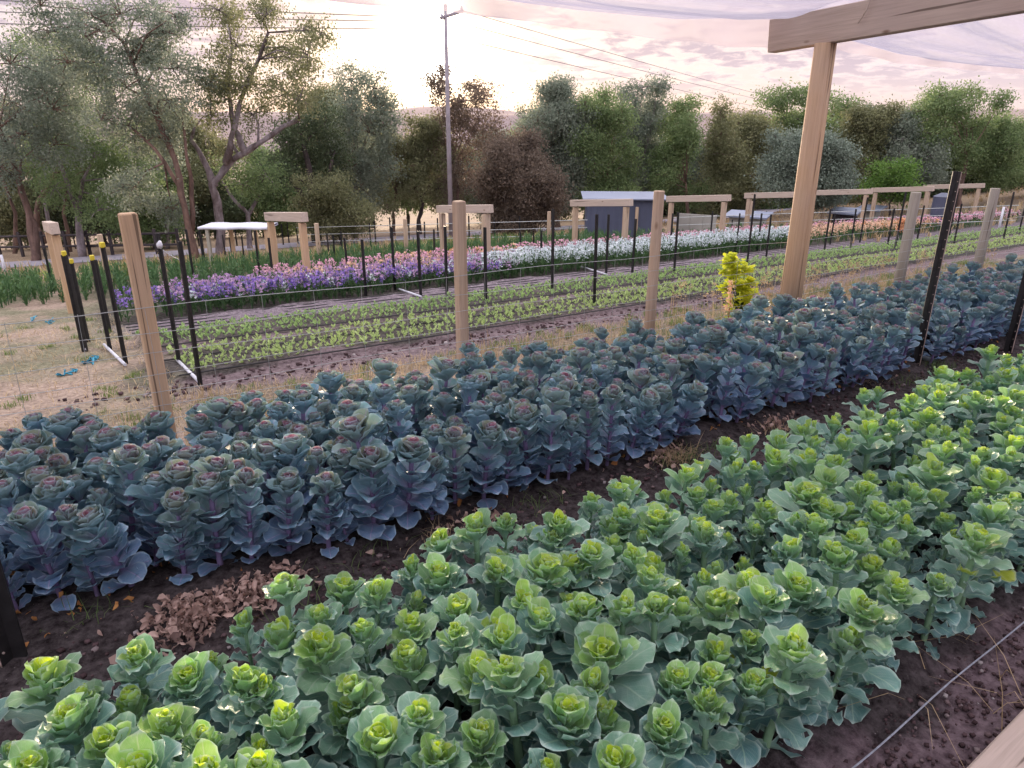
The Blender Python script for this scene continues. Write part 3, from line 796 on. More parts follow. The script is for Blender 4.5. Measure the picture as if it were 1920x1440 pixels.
def zone(x):
    for a, t in ((440, 'under the left half of the white canopy'), (600, 'beside the second timber portal'), (700, 'in front of the deep purple flowers'), (800, 'where purple flowers meet pink ones'), (880, 'behind the square timber post'), (1060, 'in front of the white flowers'), (1200, 'before the dark shed'),
                 (1360, 'right of the round timber post'), (1450, 'near the yellow bush'), (1570, 'right of the tall beam post'), (1700, 'left of the weathered post'), (1800, 'behind the tall black picket')):
        if x < a: return t
    return 'in the dry grass at the far right'
for b, t_ in mid:
    hgt = b[1] - t_; adj = 'long thick' if hgt > 150 else ('tall thin' if hgt > 105 else ('short thin' if hgt < 60 else 'thin'))
    pk(b, t_, .04 if b[1] > 500 else .036, f'{adj} black picket {zone(b[0])}')
def where(key):
    X = key
    for x, t in ((120, 'at the far left'), (215, 'behind the yellow capped pickets'), (330, 'right of the tan timber post'), (400, 'behind the paired black pickets'), (480, 'under the white canopy'), (560, 'below the second portal'), (640, 'right of the second portal'), (740, 'left of the third portal'), (860, 'behind the square timber post'), (960, 'right of the square timber post'), (1060, 'below the russet bush'),
                 (1160, 'before the shed'), (1260, 'behind the round timber post'), (1350, 'left of the yellow bush'), (1450, 'behind the yellow bush'), (1560, 'behind the beam post'), (1650, 'right of the beam post'), (1760, 'left of the tall picket')):
        if X < x: return t
    return 'right of the tall picket'
# background pickets before the trees
rr_ = random.Random(5)
for i in range(46):
    x = 20 + i * 21 + rr_.uniform(-9, 9)
    p = hit(x, 462 + rr_.uniform(-4, 8) - x * .016)
    picket(p, .72 + rr_.uniform(-.1, .12), .045, 'small dark stake before the trees, ' + where(x), 'dark stakes of the far row before the trees')

# timber portals
PR = [.5, 3.8, 7.25, 10.75, 13.9, 17.0, 20.0, 23.5, 26.9]
PL = ['leftmost portal seen end on beside the yellow capped pickets', 'timber portal right of the white canopy, second from the left', 'timber portal crossing behind the square post', 'timber portal in front of the dark shed',
 'timber portal just right of the round timber post', 'timber portal left of the tall beam post', 'timber portal right of the tall beam post', 'timber portal left of the grey weathered post', 'timber portal farthest right, behind the tall black picket']
for k, r in enumerate(PR):
    t = empty('timber_portal', W(r, 12.1), ROT); tag(t, PL[k], 'timber portal', 'timber portals across the flower beds')
    n1, n2 = 11.15, 12.8; top = 1.22
    za, zb = gh(n1, r) - gh(12.1, r), gh(n2, r) - gh(12.1, r)
    for nn, zz in ((n1, za), (n2, zb)):
        mb = MB(); H_ = top + .3 + (0 if nn == n1 else .02); ztop_ = (za + (zb - za) * (nn - n1) / (n2 - n1)) + top
        mb.box((0, 0, 0), (.10, .10, ztop_ - zz + .3 - .172), bev=.005); o = mb.build('post', M['tan'] if k < 2 else M['post'], t)
        o.location = (0, nn - 12.1, zz - .3 + (ztop_ - zz + .3 - .172) / 2)
    mb = MB(); mb.box((0, 0, 0), (.11, .145, 1.95), bev=.004); o = mb.build('beam', M['beam'], t)
    a_ = math.atan2(zb - za, n2 - n1)
    o.rotation_euler = (math.radians(90) + a_, 0, 0); o.location = (0, (n1 + n2) / 2 - 12.1, (za + zb) / 2 + top - .08)

MPL = ['short pale post between the capped pickets and tan post', 'short pale post right of the second portal', 'short pale post standing in pink flowers', 'short pale post beside the third portal', 'short pale post below the dark russet bush',
 'short pale post before the shed wall', 'short pale post before the cream wall', 'short pale post before the small far roof', 'short pale post left of the farthest portals']
for k, r in enumerate([1.33, 5.34, 7.41, 9.52, 11.54, 14.69, 19.78, 23.87, 28.18]):
    post('short_post', r, 14.8, .92, .095, M['post'], MPL[k], 'short pale posts beyond the portals', True)

# field wire along the fence posts
def fence():
    rs = random.Random(3); t = empty('wire_fence', W(4.3, 4.1), 0); tag(t, 'galvanised mesh fence strung along the timber posts behind the purple kale', 'wire fence')
    o0 = W(4.3, 4.1); mb = MB(); m2 = MB(); r0, r1 = -1.6, 14.0
    for h in (.88, .75, .63, .52, .42, .33, .25, .17):
        pts = []
        for i in range(61):
            r = r0 + (r1 - r0) * i / 60; pts.append(W(r, 4.035, h + .008 * math.sin(r * 3 + h * 20)) - o0)
        mb.tube(pts, .0021 if h > .8 else .0016, 4, cap=False)
    r = r0
    while r < r1:
        m2.tube([W(r, 4.033, .10) - o0, W(r + rs.uniform(-.01, .01), 4.036, .5) - o0, W(r, 4.033, .885) - o0], .0013, 4, cap=False); r += .30
    mb.build('line_wires', M['wire'], t); m2.build('stay_wires', M['wire'], t)
fence()

# ------------------------------------------------------------------ trees
def leaf_cloud(q, centers, radii, per, size, rs, droop=.5, age=None):
    """many small lens-shaped leaves around each centre"""
    n = len(centers) * per
    c = np.repeat(centers, per, axis=0); R = np.repeat(radii, per)
    d = rs.randn(n, 3); d[:, 2] *= .8
    pos = c + d * R[:, None] * .5
    ax = rs.randn(n, 3); ax /= np.linalg.norm(ax, axis=1)[:, None]; ax[:, 2] -= droop; ax /= np.linalg.norm(ax, axis=1)[:, None]
    sd = np.cross(ax, rs.randn(n, 3)); sd /= np.linalg.norm(sd, axis=1)[:, None] + 1e-9
    L = size * rs.uniform(.6, 1.3, n)[:, None]; w = L * rs.uniform(.20, .38, n)[:, None]
    V = np.empty((n, 4, 3)); V[:, 0] = pos; V[:, 1] = pos + ax * L * .5 + sd * w; V[:, 2] = pos + ax * L; V[:, 3] = pos + ax * L * .5 - sd * w
    Fq = np.arange(n * 4).reshape(n, 4)
    rn = np.repeat(np.clip(np.repeat(rs.rand(len(centers)), per) * .7 + rs.rand(n) * .3, 0, 1), 4)
    q.add(V.reshape(-1, 3), Fq, np.column_stack([np.zeros(n * 4), np.zeros(n * 4), np.repeat(rs.rand(n) ** 3, 4), rn]))

def tree(label, base, blobs, Y, mat, bk, seed, cat='tree', trunk_w=.22, limbs=None, dens=1.0, lsize=.11, trunks=None, name='gum_tree', depth=.9, gap=.35, hide_limb=False):
    """base pixel fixes where the trunk meets the ground; blobs = [(px, py, rx, ry)] describe the crown's lobes at distance Y"""
    rs = np.random.RandomState(seed); rd = random.Random(seed)
    b = at(base[0], base[1], Y); b.z = gz(b.x, b.y)
    root = empty(name, b); tag(root, label, cat, 'trees beyond the flower field' if cat == 'tree' else None)
    k = Y / (F * CP)     # metres per pixel, roughly
    q = Q(); mb = MB(); cents = []
    fork_h = .38
    lob = []
    for (x, y, rx, ry) in blobs:
        c = at(x, y, Y) - b; c.y += rd.uniform(-1, 1) * depth; lob.append((c, rx * k, ry * k))
    zc = sum(c.z for c, _, _ in lob) / len(lob)
    paths = trunks or [[(base[0], base[1])]]
    ends = []
    for tr in paths:
        pts = [Vector((0, 0, -.3))] if tr[0] == tuple(base) or len(tr) == 1 else [at(*tr[0], Y) - b]
        if len(tr) == 1:
            xm = sum(c.x for c, _, _ in lob) / len(lob)
            for s_ in (.2, .4, .6): pts.append(Vector((xm * s_ * .6 + rd.uniform(-.12, .12), rd.uniform(-.15, .15), zc * s_)))
        else:
            for (x, y) in tr[1:]:
                v = at(x, y, Y) - b; v.y += rd.uniform(-.25, .25); pts.append(v)
        w0 = trunk_w * (1 if tr is paths[0] else .7)
        rad = [w0 * (1 - .62 * i / (len(pts) - 1)) for i in range(len(pts))]; rad[0] *= 1.25
        # smooth the polyline
        P = []; RR = []
        for i in range(len(pts) - 1):
            for s_ in (0, .33, .66):
                P.append(pts[i].lerp(pts[i + 1], s_) + Vector((rd.uniform(-1, 1), rd.uniform(-1, 1), 0)) * rad[i] * .25); RR.append(rad[i] + (rad[i + 1] - rad[i]) * s_)
        P.append(pts[-1]); RR.append(rad[-1])
        RR = [r_ * rd.uniform(.86, 1.16) * .82 for r_ in RR]; mb.tube(P, RR, 8)
        ends += [(P[i], RR[i]) for i in range(len(P) // 2, len(P))]
    for c, rx, rz in lob:
        # limb from the nearest lower trunk point to the lobe
        e = min(ends, key=lambda e: (e[0] - c).length + max(0, e[0].z - c.z) * 2)
        if not hide_limb:
            mid = e[0].lerp(c, .5) + Vector((rd.uniform(-.15, .15), rd.uniform(-.15, .15), rd.uniform(-.05, .25)))
            r0 = min(e[1] * .6, .05 + .02 * (c - e[0]).length)
            mb.tube([e[0], e[0].lerp(mid, .5), mid, mid.lerp(c, .6), c], [r0, r0 * .8, r0 * .6, r0 * .42, r0 * .25], 5)
        ncl = max(8, int(dens * 34 * (rx * rz) ** .72 / .35))
        th = rs.uniform(0, 2 * math.pi, ncl); u = rs.uniform(-1, 1, ncl); rr = rs.uniform(.35, 1.0, ncl) ** .6
        cl = np.column_stack([np.cos(th) * np.sqrt(1 - u ** 2) * rx * rr, np.sin(th) * np.sqrt(1 - u ** 2) * min(rx, depth * 1.3) * rr, u * rz * rr]) + np.array(c)
        # drop some clumps so that the sky shows between the rest
        cl = cl[rs.rand(ncl) > gap]
        for j in range(min(len(cl), 9)):
            p = Vector(cl[j]); r0 = .018
            m_ = c.lerp(p, .5) + Vector((0, 0, .05)); mb.tube([c, m_, p], [r0, r0 * .7, r0 * .35], 4, cap=False)
        cents.append(cl)
    C_ = np.concatenate(cents)
    leaf_cloud(q, C_, rs.uniform(.20, .44, len(C_)) * (Y / 22) ** .5, 74, lsize * .68 * (Y / 24) ** .7, rs)
    mb.build('trunk', bk, root, smooth=True)
    obj_np('crown', q.arrays(), [mat], root, smooth=False)
    return root

def dome(cx, top, w, bot, seed, n=9):
    """lobes filling an uneven gum crown: a few high sprays, ragged shoulders, thin skirts"""
    rd = random.Random(seed); out = []; n = int(n * 1.7); w = w * 1.28
    H_ = bot - top; sh = rd.uniform(-.3, .3)
    for i in range(n):
        v = (i + .5) / n
        ww = w * math.sqrt(max(.10, 1 - (1 - min(1, v * 1.7)) ** 2)) * (1 if v < .7 else 1 - (v - .7) * .8)
        rx = w * rd.uniform(.20, .40); ry = H_ * rd.uniform(.07, .15)
        out.append((cx + sh * w * (1 - v) + rd.uniform(-1, 1) * max(2, ww - rx * .6), top + ry * .5 + v * (H_ - ry * 1.2) + rd.uniform(-.5, .5) * H_ * .06, rx, ry))
    for i in range(4): out.append((cx + sh * w + rd.uniform(-.55, .55) * w, top - rd.uniform(-.05, .09) * H_, w * rd.uniform(.10, .18), H_ * rd.uniform(.04, .08)))
    return out
BP, BB, BD = bark('pale_gum_bark', (.13, .10, .10), (.36, .31, .33)), bark('brown_gum_bark', (.10, .065, .055), (.25, .16, .13)), bark('dark_bark', (.05, .04, .04), (.12, .09, .085))
# left grove
tree('grey-green gum tree filling the far left edge', (62, 470), [(25, 120, 50, 40), (15, 190, 55, 50), (60, 170, 50, 45), (100, 205, 55, 50), (40, 250, 55, 40), (95, 270, 50, 45), (20, 310, 45, 40), (125, 150, 35, 35)], 19.5, GUM['grey'], BB, 11,
     trunks=[[(62, 470), (50, 400), (22, 310), (8, 240)], [(62, 470), (60, 420), (40, 360), (45, 300)]], trunk_w=.13)
tree('brown-stemmed gum tree behind the leftmost portal', (55, 450), [(60, 105, 40, 35), (120, 100, 40, 35), (150, 160, 50, 40), (160, 230, 50, 50), (120, 300, 45, 40), (170, 320, 40, 45)], 22.5, GUM['green'], BB, 12,
     trunks=[[(55, 450), (75, 380), (110, 300), (150, 200)], [(90, 455), (60, 400), (40, 340), (20, 250)]], trunk_w=.12)
tree('gum tree with pale curved trunk behind the leftmost portal', (148, 455), [(120, 350, 35, 35), (165, 290, 45, 35), (200, 250, 50, 40), (230, 330, 45, 45), (205, 390, 35, 30)], 21, GUM['green'], BP, 13,
     trunks=[[(148, 455), (150, 390), (128, 330), (112, 290)], [(148, 455), (140, 400), (150, 340), (175, 280)]], trunk_w=.12)
tree('tall leaning gum tree, highest in the left grove', (362, 465),
     [(110, 20, 32, 28), (160, 22, 42, 30), (215, 25, 42, 30), (262, 18, 30, 24), (118, 62, 38, 25), (180, 72, 48, 30), (245, 95, 45, 28), (300, 45, 25, 25), (210, 130, 45, 30), (270, 100, 32, 28), (330, 130, 45, 32), (375, 160, 30, 35),
      (160, 120, 45, 32), (255, 165, 55, 35), (225, 195, 45, 30), (200, 225, 45, 30), (330, 190, 45, 35), (280, 215, 45, 35), (310, 60, 28, 22), (350, 35, 24, 20), (300, 260, 35, 30), (240, 260, 45, 35), (275, 350, 40, 40), (315, 395, 30, 30)], 19, GUM['grey'], BB, 14,
     trunks=[[(362, 465), (352, 390), (332, 300), (300, 215), (262, 140), (225, 80), (195, 40)], [(358, 440), (340, 350), (300, 280), (245, 235)], [(360, 430), (356, 340), (352, 290), (335, 200)]], trunk_w=.12, gap=.36, dens=1.05)
tree('pale forked gum tree with a long bare limb to the right', (412, 468),
     [(400, 20, 30, 22), (435, 28, 28, 22), (480, 12, 30, 18), (515, 35, 26, 20), (420, 80, 32, 25), (455, 115, 34, 30), (500, 85, 30, 28), (560, 55, 26, 22), (590, 60, 20, 22), (540, 110, 36, 30), (585, 110, 26, 28), (480, 160, 40, 30), (530, 175, 42, 32), (570, 190, 30, 30),
      (430, 165, 34, 26), (410, 215, 34, 26), (460, 215, 34, 26), (420, 275, 30, 25)], 20, GUM['olive'], BP, 15,
     trunks=[[(412, 468), (405, 400), (402, 345), (425, 305), (460, 285), (500, 262), (535, 235), (562, 225)], [(404, 350), (385, 300), (365, 262), (372, 240)], [(425, 305), (440, 260), (455, 190), (480, 110), (500, 60)], [(460, 285), (440, 240), (430, 170), (440, 90)]], trunk_w=.15, dens=.85, gap=.36)
tree('small bare-limbed gum leaning under the pale forked tree', (468, 450), [(462, 345, 28, 22), (500, 330, 32, 28), (440, 300, 26, 24)], 22, GUM['green'], BP, 16, trunks=[[(468, 450), (465, 400), (440, 375), (415, 340)], [(466, 405), (480, 370), (478, 330), (455, 300)]], trunk_w=.10)
tree('dark green dense tree right of the pale forked gum', (592, 420), [(560, 250, 36, 36), (600, 230, 34, 34), (570, 300, 40, 34), (530, 320, 36, 32), (615, 290, 34, 36), (600, 340, 36, 28), (540, 265, 30, 28)], 24, GUM['dark'], BD, 17,
     trunks=[[(592, 420), (588, 375), (585, 330), (570, 270)], [(592, 400), (560, 350), (540, 330)], [(592, 400), (610, 350), (620, 300)]], trunk_w=.2, gap=.2)
tree('low olive bush between the second portal and the purple flowers', (640, 445), dome(625, 345, 62, 445, 3, 9), 23, GUM['olive'], BD, 18, cat='bush', name='bush', trunk_w=.05, gap=.1)
tree('grey-green gum with twin peaks left of the sun', (665, 440), [(655, 150, 28, 24), (640, 190, 28, 28), (700, 165, 30, 28), (715, 200, 28, 28), (670, 215, 36, 30), (640, 250, 36, 32), (700, 250, 40, 34), (660, 300, 40, 34), (715, 310, 34, 34), (680, 350, 36, 30), (725, 235, 22, 22)], 26, GUM['grey'], BB, 19, trunk_w=.12)
tree('slim gum with pale stem right of the twin-peaked gum', (738, 430), dome(742, 262, 40, 390, 5, 8), 27, GUM['olive'], BB, 20, trunk_w=.09)
tree('purplish-lit gum tree directly under the sun', (785, 425), dome(790, 232, 42, 380, 6, 12), 28, GUM['olive'], BD, 21, trunk_w=.12, gap=.25)
tree('open-crowned gum whose thin top crosses the power pole', (850, 425), [(825, 130, 16, 14), (812, 155, 16, 16), (828, 180, 16, 14), (890, 165, 22, 14), (912, 180, 16, 14), (875, 190, 24, 18), (850, 215, 28, 22), (900, 225, 34, 28), (860, 260, 38, 30), (925, 270, 26, 28), (830, 290, 30, 28), (880, 320, 36, 30), (845, 350, 30, 24)], 27, GUM['russet'], BB, 22, trunk_w=.12, dens=.8)
tree('dark russet round bush left of the shed', (972, 435), dome(972, 278, 60, 440, 9, 20) + [(925, 330, 20, 22), (1030, 350, 22, 26), (990, 262, 18, 14), (940, 290, 16, 14)], 24.5, GUM['russet'], BD, 23, cat='bush', name='bush', trunk_w=.09, dens=1.3, gap=.08)
tree('broad grey-green gum behind the russet bush', (1045, 430), dome(1050, 178, 72, 390, 10, 17), 29, GUM['grey'], BB, 24, trunk_w=.13, gap=.22)
tree('grey-green gum above the left half of the shed', (1135, 425), dome(1130, 195, 55, 390, 12, 13), 29, GUM['green'], BB, 25, trunk_w=.12, gap=.22)
tree('tall open-topped gum above the shed roof', (1195, 425), [(1172, 178, 16, 14), (1200, 165, 22, 14), (1228, 165, 16, 14), (1232, 195, 18, 16), (1180, 205, 20, 16), (1212, 215, 24, 18)] + dome(1205, 230, 52, 385, 13, 10), 31, GUM['grey'], BP, 26, trunk_w=.12)
tree('gum with small round top left of the yellow bush', (1290, 420), [(1270, 205, 16, 16), (1295, 200, 18, 14), (1285, 225, 22, 16)] + dome(1285, 240, 48, 400, 14, 11), 30, GUM['green'], BB, 27, trunk_w=.11)
tree('pointed olive gum behind the yellow bush', (1350, 415), [(1342, 212, 14, 20), (1345, 250, 24, 26)] + dome(1350, 265, 50, 400, 15, 10), 31, GUM['olive'], BB, 28, trunk_w=.11)
tree('bushy olive gum left of the tall beam post', (1410, 410), dome(1412, 225, 46, 395, 16, 12), 32, GUM['olive'], BB, 29, trunk_w=.11, gap=.2)
tree('flat-topped gum whose sparse crown spreads behind the beam post', (1490, 405), [(1440, 185, 20, 14), (1470, 178, 22, 12), (1505, 182, 22, 14), (1550, 190, 26, 14), (1580, 200, 20, 14), (1450, 200, 14, 12)] + dome(1500, 220, 60, 300, 17, 9), 33, GUM['green'], BP, 30, trunk_w=.11)
tree('round blue-grey wattle behind the tall beam post', (1525, 405), dome(1525, 258, 70, 385, 18, 18), 26, GUM['blue'], BD, 31, trunk_w=.1, dens=1.3, gap=.06)
tree('wide olive gum right of the blue-grey wattle', (1620, 400), dome(1615, 215, 62, 375, 19, 15), 31, GUM['olive'], BB, 32, trunk_w=.12, gap=.2)
tree('small bright green tree above the right portals', (1672, 392), dome(1672, 318, 36, 372, 20, 8), 27, GUM['bright'], BD, 33, trunk_w=.06, dens=1.3, gap=.05)
tree('grey bare-twigged gum left of the tall black picket', (1712, 385), dome(1708, 225, 50, 350, 21, 12), 30, GUM['grey'], BP, 34, trunk_w=.12)
tree('large gum with the highest crown on the right', (1800, 382), [(1750, 205, 30, 20), (1775, 180, 26, 14), (1800, 200, 34, 20), (1840, 175, 24, 12), (1862, 195, 14, 16), (1790, 235, 40, 26), (1740, 250, 36, 26), (1835, 240, 26, 24), (1800, 285, 44, 28), (1850, 290, 30, 26)], 30, GUM['green'], BB, 35, trunk_w=.16, gap=.22)
tree('dense dark gum reaching the right edge', (1868, 375), dome(1870, 232, 46, 350, 23, 12), 31, GUM['green'], BD, 36, trunk_w=.14, gap=.15)
tree('dark gum cut by the right edge', (1925, 372), dome(1925, 255, 44, 345, 24, 9), 33, GUM['dark'], BD, 37, trunk_w=.12, gap=.15)
for k, (x, pts, lab) in enumerate(((20, [(20, 460), (28, 400), (12, 330), (2, 270)], 'thin young gum with pinkish stem at the left edge'), (100, [(100, 455), (92, 390), (70, 330), (62, 280)], 'thin gum sapling beside the brown-stemmed gum'), (128, [(128, 452), (120, 400), (128, 350), (118, 300)], 'crooked gum sapling behind the leftmost portal'),
    (310, [(310, 458), (316, 400), (300, 350), (290, 300)], 'thin gum sapling left of the leaning gum'))):
    (x1, y1) = pts[-1]; tree(lab, (x, pts[0][1]), [(x1, y1 - 12, 22, 20), (x1 + 18, y1 + 14, 20, 18), (x1 - 16, y1 + 22, 18, 16)], 23.5, GUM[('grey', 'olive', 'green')[k % 3]], BP if k % 2 else BB, 140 + k, trunks=[pts], trunk_w=.075, dens=.8, gap=.3)
# second rank behind
for k, (x, t_, w, b_, Y_, c, lab) in enumerate(((330, 215, 75, 440, 30, 'olive', 'olive tree standing behind the tall leaning gum'), (200, 290, 80, 445, 27, 'dark', 'dark tree behind the left grove'), (500, 300, 62, 440, 30, 'green', 'green tree behind the pale forked gum'), (620, 190, 44, 430, 32, 'olive', 'tree behind the dark green dense tree'),
     (30, 230, 70, 445, 26, 'olive', 'olive tree behind the gum at the left edge'), (110, 230, 60, 440, 28, 'grey', 'grey tree behind the brown-stemmed gum'), (410, 330, 55, 440, 30, 'dark', 'dark low tree right behind the forked trunk'), (290, 330, 60, 450, 24, 'green', 'low green tree beneath the leaning gum'),
     (760, 300, 50, 385, 38, 'green', 'tree behind the slim pale-stemmed gum'), (1000, 225, 55, 400, 38, 'green', 'tree behind the russet bush'), (1095, 235, 60, 400, 38, 'olive', 'olive tree behind the shed'), (1250, 262, 60, 400, 38, 'dark', 'dark tree behind the shed roof'), (1180, 290, 55, 405, 36, 'green', 'green tree right above the shed ridge'),
     (1340, 285, 55, 400, 38, 'grey', 'grey tree behind the pointed olive gum'), (1455, 250, 55, 395, 38, 'green', 'green tree behind the beam post, on its left'), (1580, 245, 55, 390, 38, 'green', 'green tree behind the beam post, on its right'), (1680, 240, 55, 380, 38, 'dark', 'dark tree behind the small bright green tree'), (1770, 260, 60, 375, 38, 'dark', 'dark tree behind the highest gum on the right'), (1850, 270, 60, 370, 38, 'olive', 'olive tree behind the gums at the right edge'), (700, 250, 55, 395, 38, 'grey', 'grey tree behind the twin-peaked gum'), (860, 290, 50, 385, 38, 'olive', 'olive tree behind the pole'), (930, 262, 45, 400, 36, 'grey', 'grey-green tree between the pole and russet bush'), (1230, 215, 45, 400, 40, 'grey', 'grey tree behind the open-topped gum'), (1395, 240, 55, 395, 41, 'dark', 'dark tree far behind the pointed olive gum'), (1520, 225, 60, 390, 41, 'olive', 'olive tree far behind the blue-grey wattle'), (1640, 225, 60, 380, 41, 'grey', 'grey tree far behind the wide olive gum'), (1900, 250, 60, 365, 40, 'dark', 'dark tree far behind the right edge'))):
    tree(lab, (x, b_ + 15), dome(x, t_, w, b_, 60 + k, 15), Y_, GUM[c], BD, 60 + k, trunk_w=.13, gap=.15, lsize=.12)

# ------------------------------------------------------------------ power pole and lines
def pole():
    p = at(846, 430, 24.0); p.z = gz(p.x, p.y); top = at(849, 8, 24.0)
    t = empty('power_pole', p); tag(t, 'tall grey power pole with a short crossarm in front of the sun', 'power pole')
    mb = MB(); mb.tube([(0, 0, -.3), (0, 0, (top.z - p.z) * .5), (.02, 0, top.z - p.z)], [.085, .07, .052], 10); mb.build('shaft', M['pole'], t, smooth=True)
    a, b = at(826, 34, 23.9) - p, at(868, 20, 24.3) - p
    mb = MB(); mb.tube([a, b], .05, 6); mb.build('crossarm', M['pole'], t)
    mb = MB()
    for s_ in (.06, .94): c = a.lerp(b, s_); mb.tube([c, c + Vector((0, 0, .07)), c + Vector((0, 0, .14))], [.03, .045, .02], 8)
    mb.build('insulators', M['white_pvc'], t)
    A, B = a + p, b + p
    runs = [('upper right power line, farther wire', B, at(1432, 172, 60), at(1900, 280, 110)), ('upper right power line, nearer wire', A, at(1425, 180, 58), at(1900, 292, 105)), ('lower right power line', A + Vector((0, 0, -.45)), at(1420, 193, 56), at(1900, 300, 100)),
            ('topmost power line crossing to the left edge', A, at(300, 6, 21), at(-60, -2, 19)), ('middle power line crossing to the left edge', A + Vector((0, 0, -.1)), at(300, 24, 21), at(-60, 20, 19)), ('lowest power line crossing to the left edge', A + Vector((0, 0, -.3)), at(300, 42, 21), at(-60, 43, 19))]
    for lab, s0, m, e in runs:
        mb = MB(); P = []
        for i in range(25):
            s_ = i / 24; q_ = s0.lerp(m, s_ / .5) if s_ < .5 else m.lerp(e, (s_ - .5) / .5)
            q_ = q_ + Vector((0, 0, -.25 * math.sin(s_ * math.pi) * (1 if 'right' in lab else .3))); P.append(q_)
        mb.tube(P, .011, 4, cap=False); o = mb.build('power_line', M['cable']); tag(o, lab, 'power line', 'power lines on the pole')
pole()

# ------------------------------------------------------------------ buildings and far things
def shed():
    a, b = hit(1098, 452), hit(1240, 448); t = empty('shed', a); d = (b - a); L_ = math.hypot(d.x, d.y); ang = math.atan2(d.y, d.x)
    t.rotation_euler = (0, 0, ang); tag(t, 'blue-grey steel shed with pale flat roof behind the fourth portal', 'shed')
    h = 1.16; D_ = 1.25; mb = MB()
    k = int(L_ / .09)
    V = []; Fc = []
    for i in range(k + 1):
        x = L_ * i / k; o_ = .012 if i % 2 else 0
        V += [(x, -o_, -.4), (x, -o_, h)]
    for i in range(k): Fc.append((2 * i, 2 * i + 2, 2 * i + 3, 2 * i + 1))
    mb.add(V, Fc); mb.box((L_ / 2, D_ / 2 + .03, h / 2 - .2), (L_ - .02, D_, h + .38)); mb.build('wall', M['shed'], t)
    mb = MB(); R = Matrix.Rotation(math.radians(2.2), 3, 'X')
    mb.box((L_ / 2, D_ / 2, h + .065), (L_ + .25, D_ + .35, .035), R)
    mb.build('roof', M['roof'], t)
shed()
def wall_panel(name, px0, px1, pb, pt, col, label, cat, roofcol=None, D_=.5, dY=0):
    a, b = hit(px0, pb), hit(px1, pb); t = empty(name, a); d = b - a; L_ = math.hypot(d.x, d.y); t.rotation_euler = (0, 0, math.atan2(d.y, d.x)); tag(t, label, cat)
    u = 720 - pt; z = (u * a.y * CP - F * a.y * SP) / (F * CP + u * SP) + CAMZ; h = z - a.z
    mb = MB(); n = max(3, int(L_ / .35))
    for i in range(n): mb.box((L_ * (i + .5) / n, D_ / 2, h / 2 - .2), (L_ / n - .012, D_, h + .4))
    mb.build('wall', col, t)
    if roofcol: mb = MB(); mb.box((L_ / 2, D_ / 2, h + .045), (L_ + .3, D_ + .35, .05), Matrix.Rotation(.12, 3, 'X')); mb.build('roof', roofcol, t)
    return t
wall_panel('panel_fence', 1268, 1340, 440, 400, M['cream'], 'cream panel fence between the shed and the yellow bush', 'panel fence', D_=.06)
wall_panel('small_shed', 1365, 1428, 432, 404, M['cream'], 'small far shed with pale roof left of the beam post', 'shed', M['roof'], .5)
wall_panel('low_shed', 1558, 1598, 420, 398, M['darkwood'], 'low far shed with pale curved roof right of the beam post', 'shed', M['roof'], .6)
wall_panel('low_shed', 1610, 1640, 414, 392, M['cream'], 'far shed with orange-lit wall behind the eighth portal', 'shed', M['roof'], .5)
def tank():
    p = hit(1757, 428); mb = MB(); h = .92; t = empty('dark_tank', p); tag(t, 'dark blue upright tank behind the tall black picket', 'tank')
    mb.tube([(0, 0, -.3), (0, 0, h)], .26, 20); o = mb.build('body', M['shed'], t); mb = MB(); mb.tube([(0, 0, h), (0, 0, h + .10)], [.27, .08], 20); mb.build('lid', M['shed'], t)
tank()
def canopy():
    p = hit(430, 500); t = empty('canopy', p); tag(t, 'white flat canopy on thin posts left of the second portal', 'canopy')
    def rel(px, py, dy=0): return at(px, py, p.y + dy) - p
    V = []
    nx, ny = 24, 6; c0, c1 = rel(370, 426), rel(500, 424)
    wx = (c1.x - c0.x)
    for s_, zz in ((0, .0), (1, -.055)):
        for j in range(ny):
            for i in range(nx):
                x = c0.x + wx * i / (nx - 1); yy = j / (ny - 1) * .8
                V.append((x, yy, c0.z + 0 * j + .008 * math.sin(i * .55) + zz))
    Fc = []
    N_ = nx * ny
    for j in range(ny - 1):
        for i in range(nx - 1):
            a = j * nx + i; Fc.append((a, a + 1, a + nx + 1, a + nx)); Fc.append((N_ + a + nx, N_ + a + nx + 1, N_ + a + 1, N_ + a))
    for i in range(nx - 1): Fc.append((i, N_ + i, N_ + i + 1, i + 1)); a = (ny - 1) * nx + i; Fc.append((a, a + 1, N_ + a + 1, N_ + a))
    mb = MB(); mb.add(V, Fc); mb.build('sheet', M['canopy'], t, smooth=True)
    zt = c0.z - .05
    for i, (fx, y_) in enumerate(((.12, .05), (.96, .08), (.3, .7), (.66, .72), (.94, .72))):
        x = c0.x + wx * fx; mb = MB(); mb.box((x, y_, zt / 2 - .1), (.07, .07, zt + .2), bev=.004); mb.build('post', M['oldpost'] if i == 0 else M['tan'], t)
canopy()
def rail_fence():
    t = empty('rail_fence', hit(120, 478)); o0 = t.location.copy(); tag(t, 'dark horizontal rail fence at the foot of the left grove', 'rail fence')
    ps = [hit(x, 482 - x * .012) for x in range(-40, 345, 42)]
    for p in ps: mb = MB(); mb.box(p - o0 + Vector((0, 0, .3)), (.07, .07, .9)); mb.build('post', M['darkwood'], t)
    for h in (.3, .62): mb = MB(); mb.tube([p - o0 + Vector((0, 0, h)) for p in ps], .035, 6); mb.build('rail', M['darkwood'], t)
rail_fence()
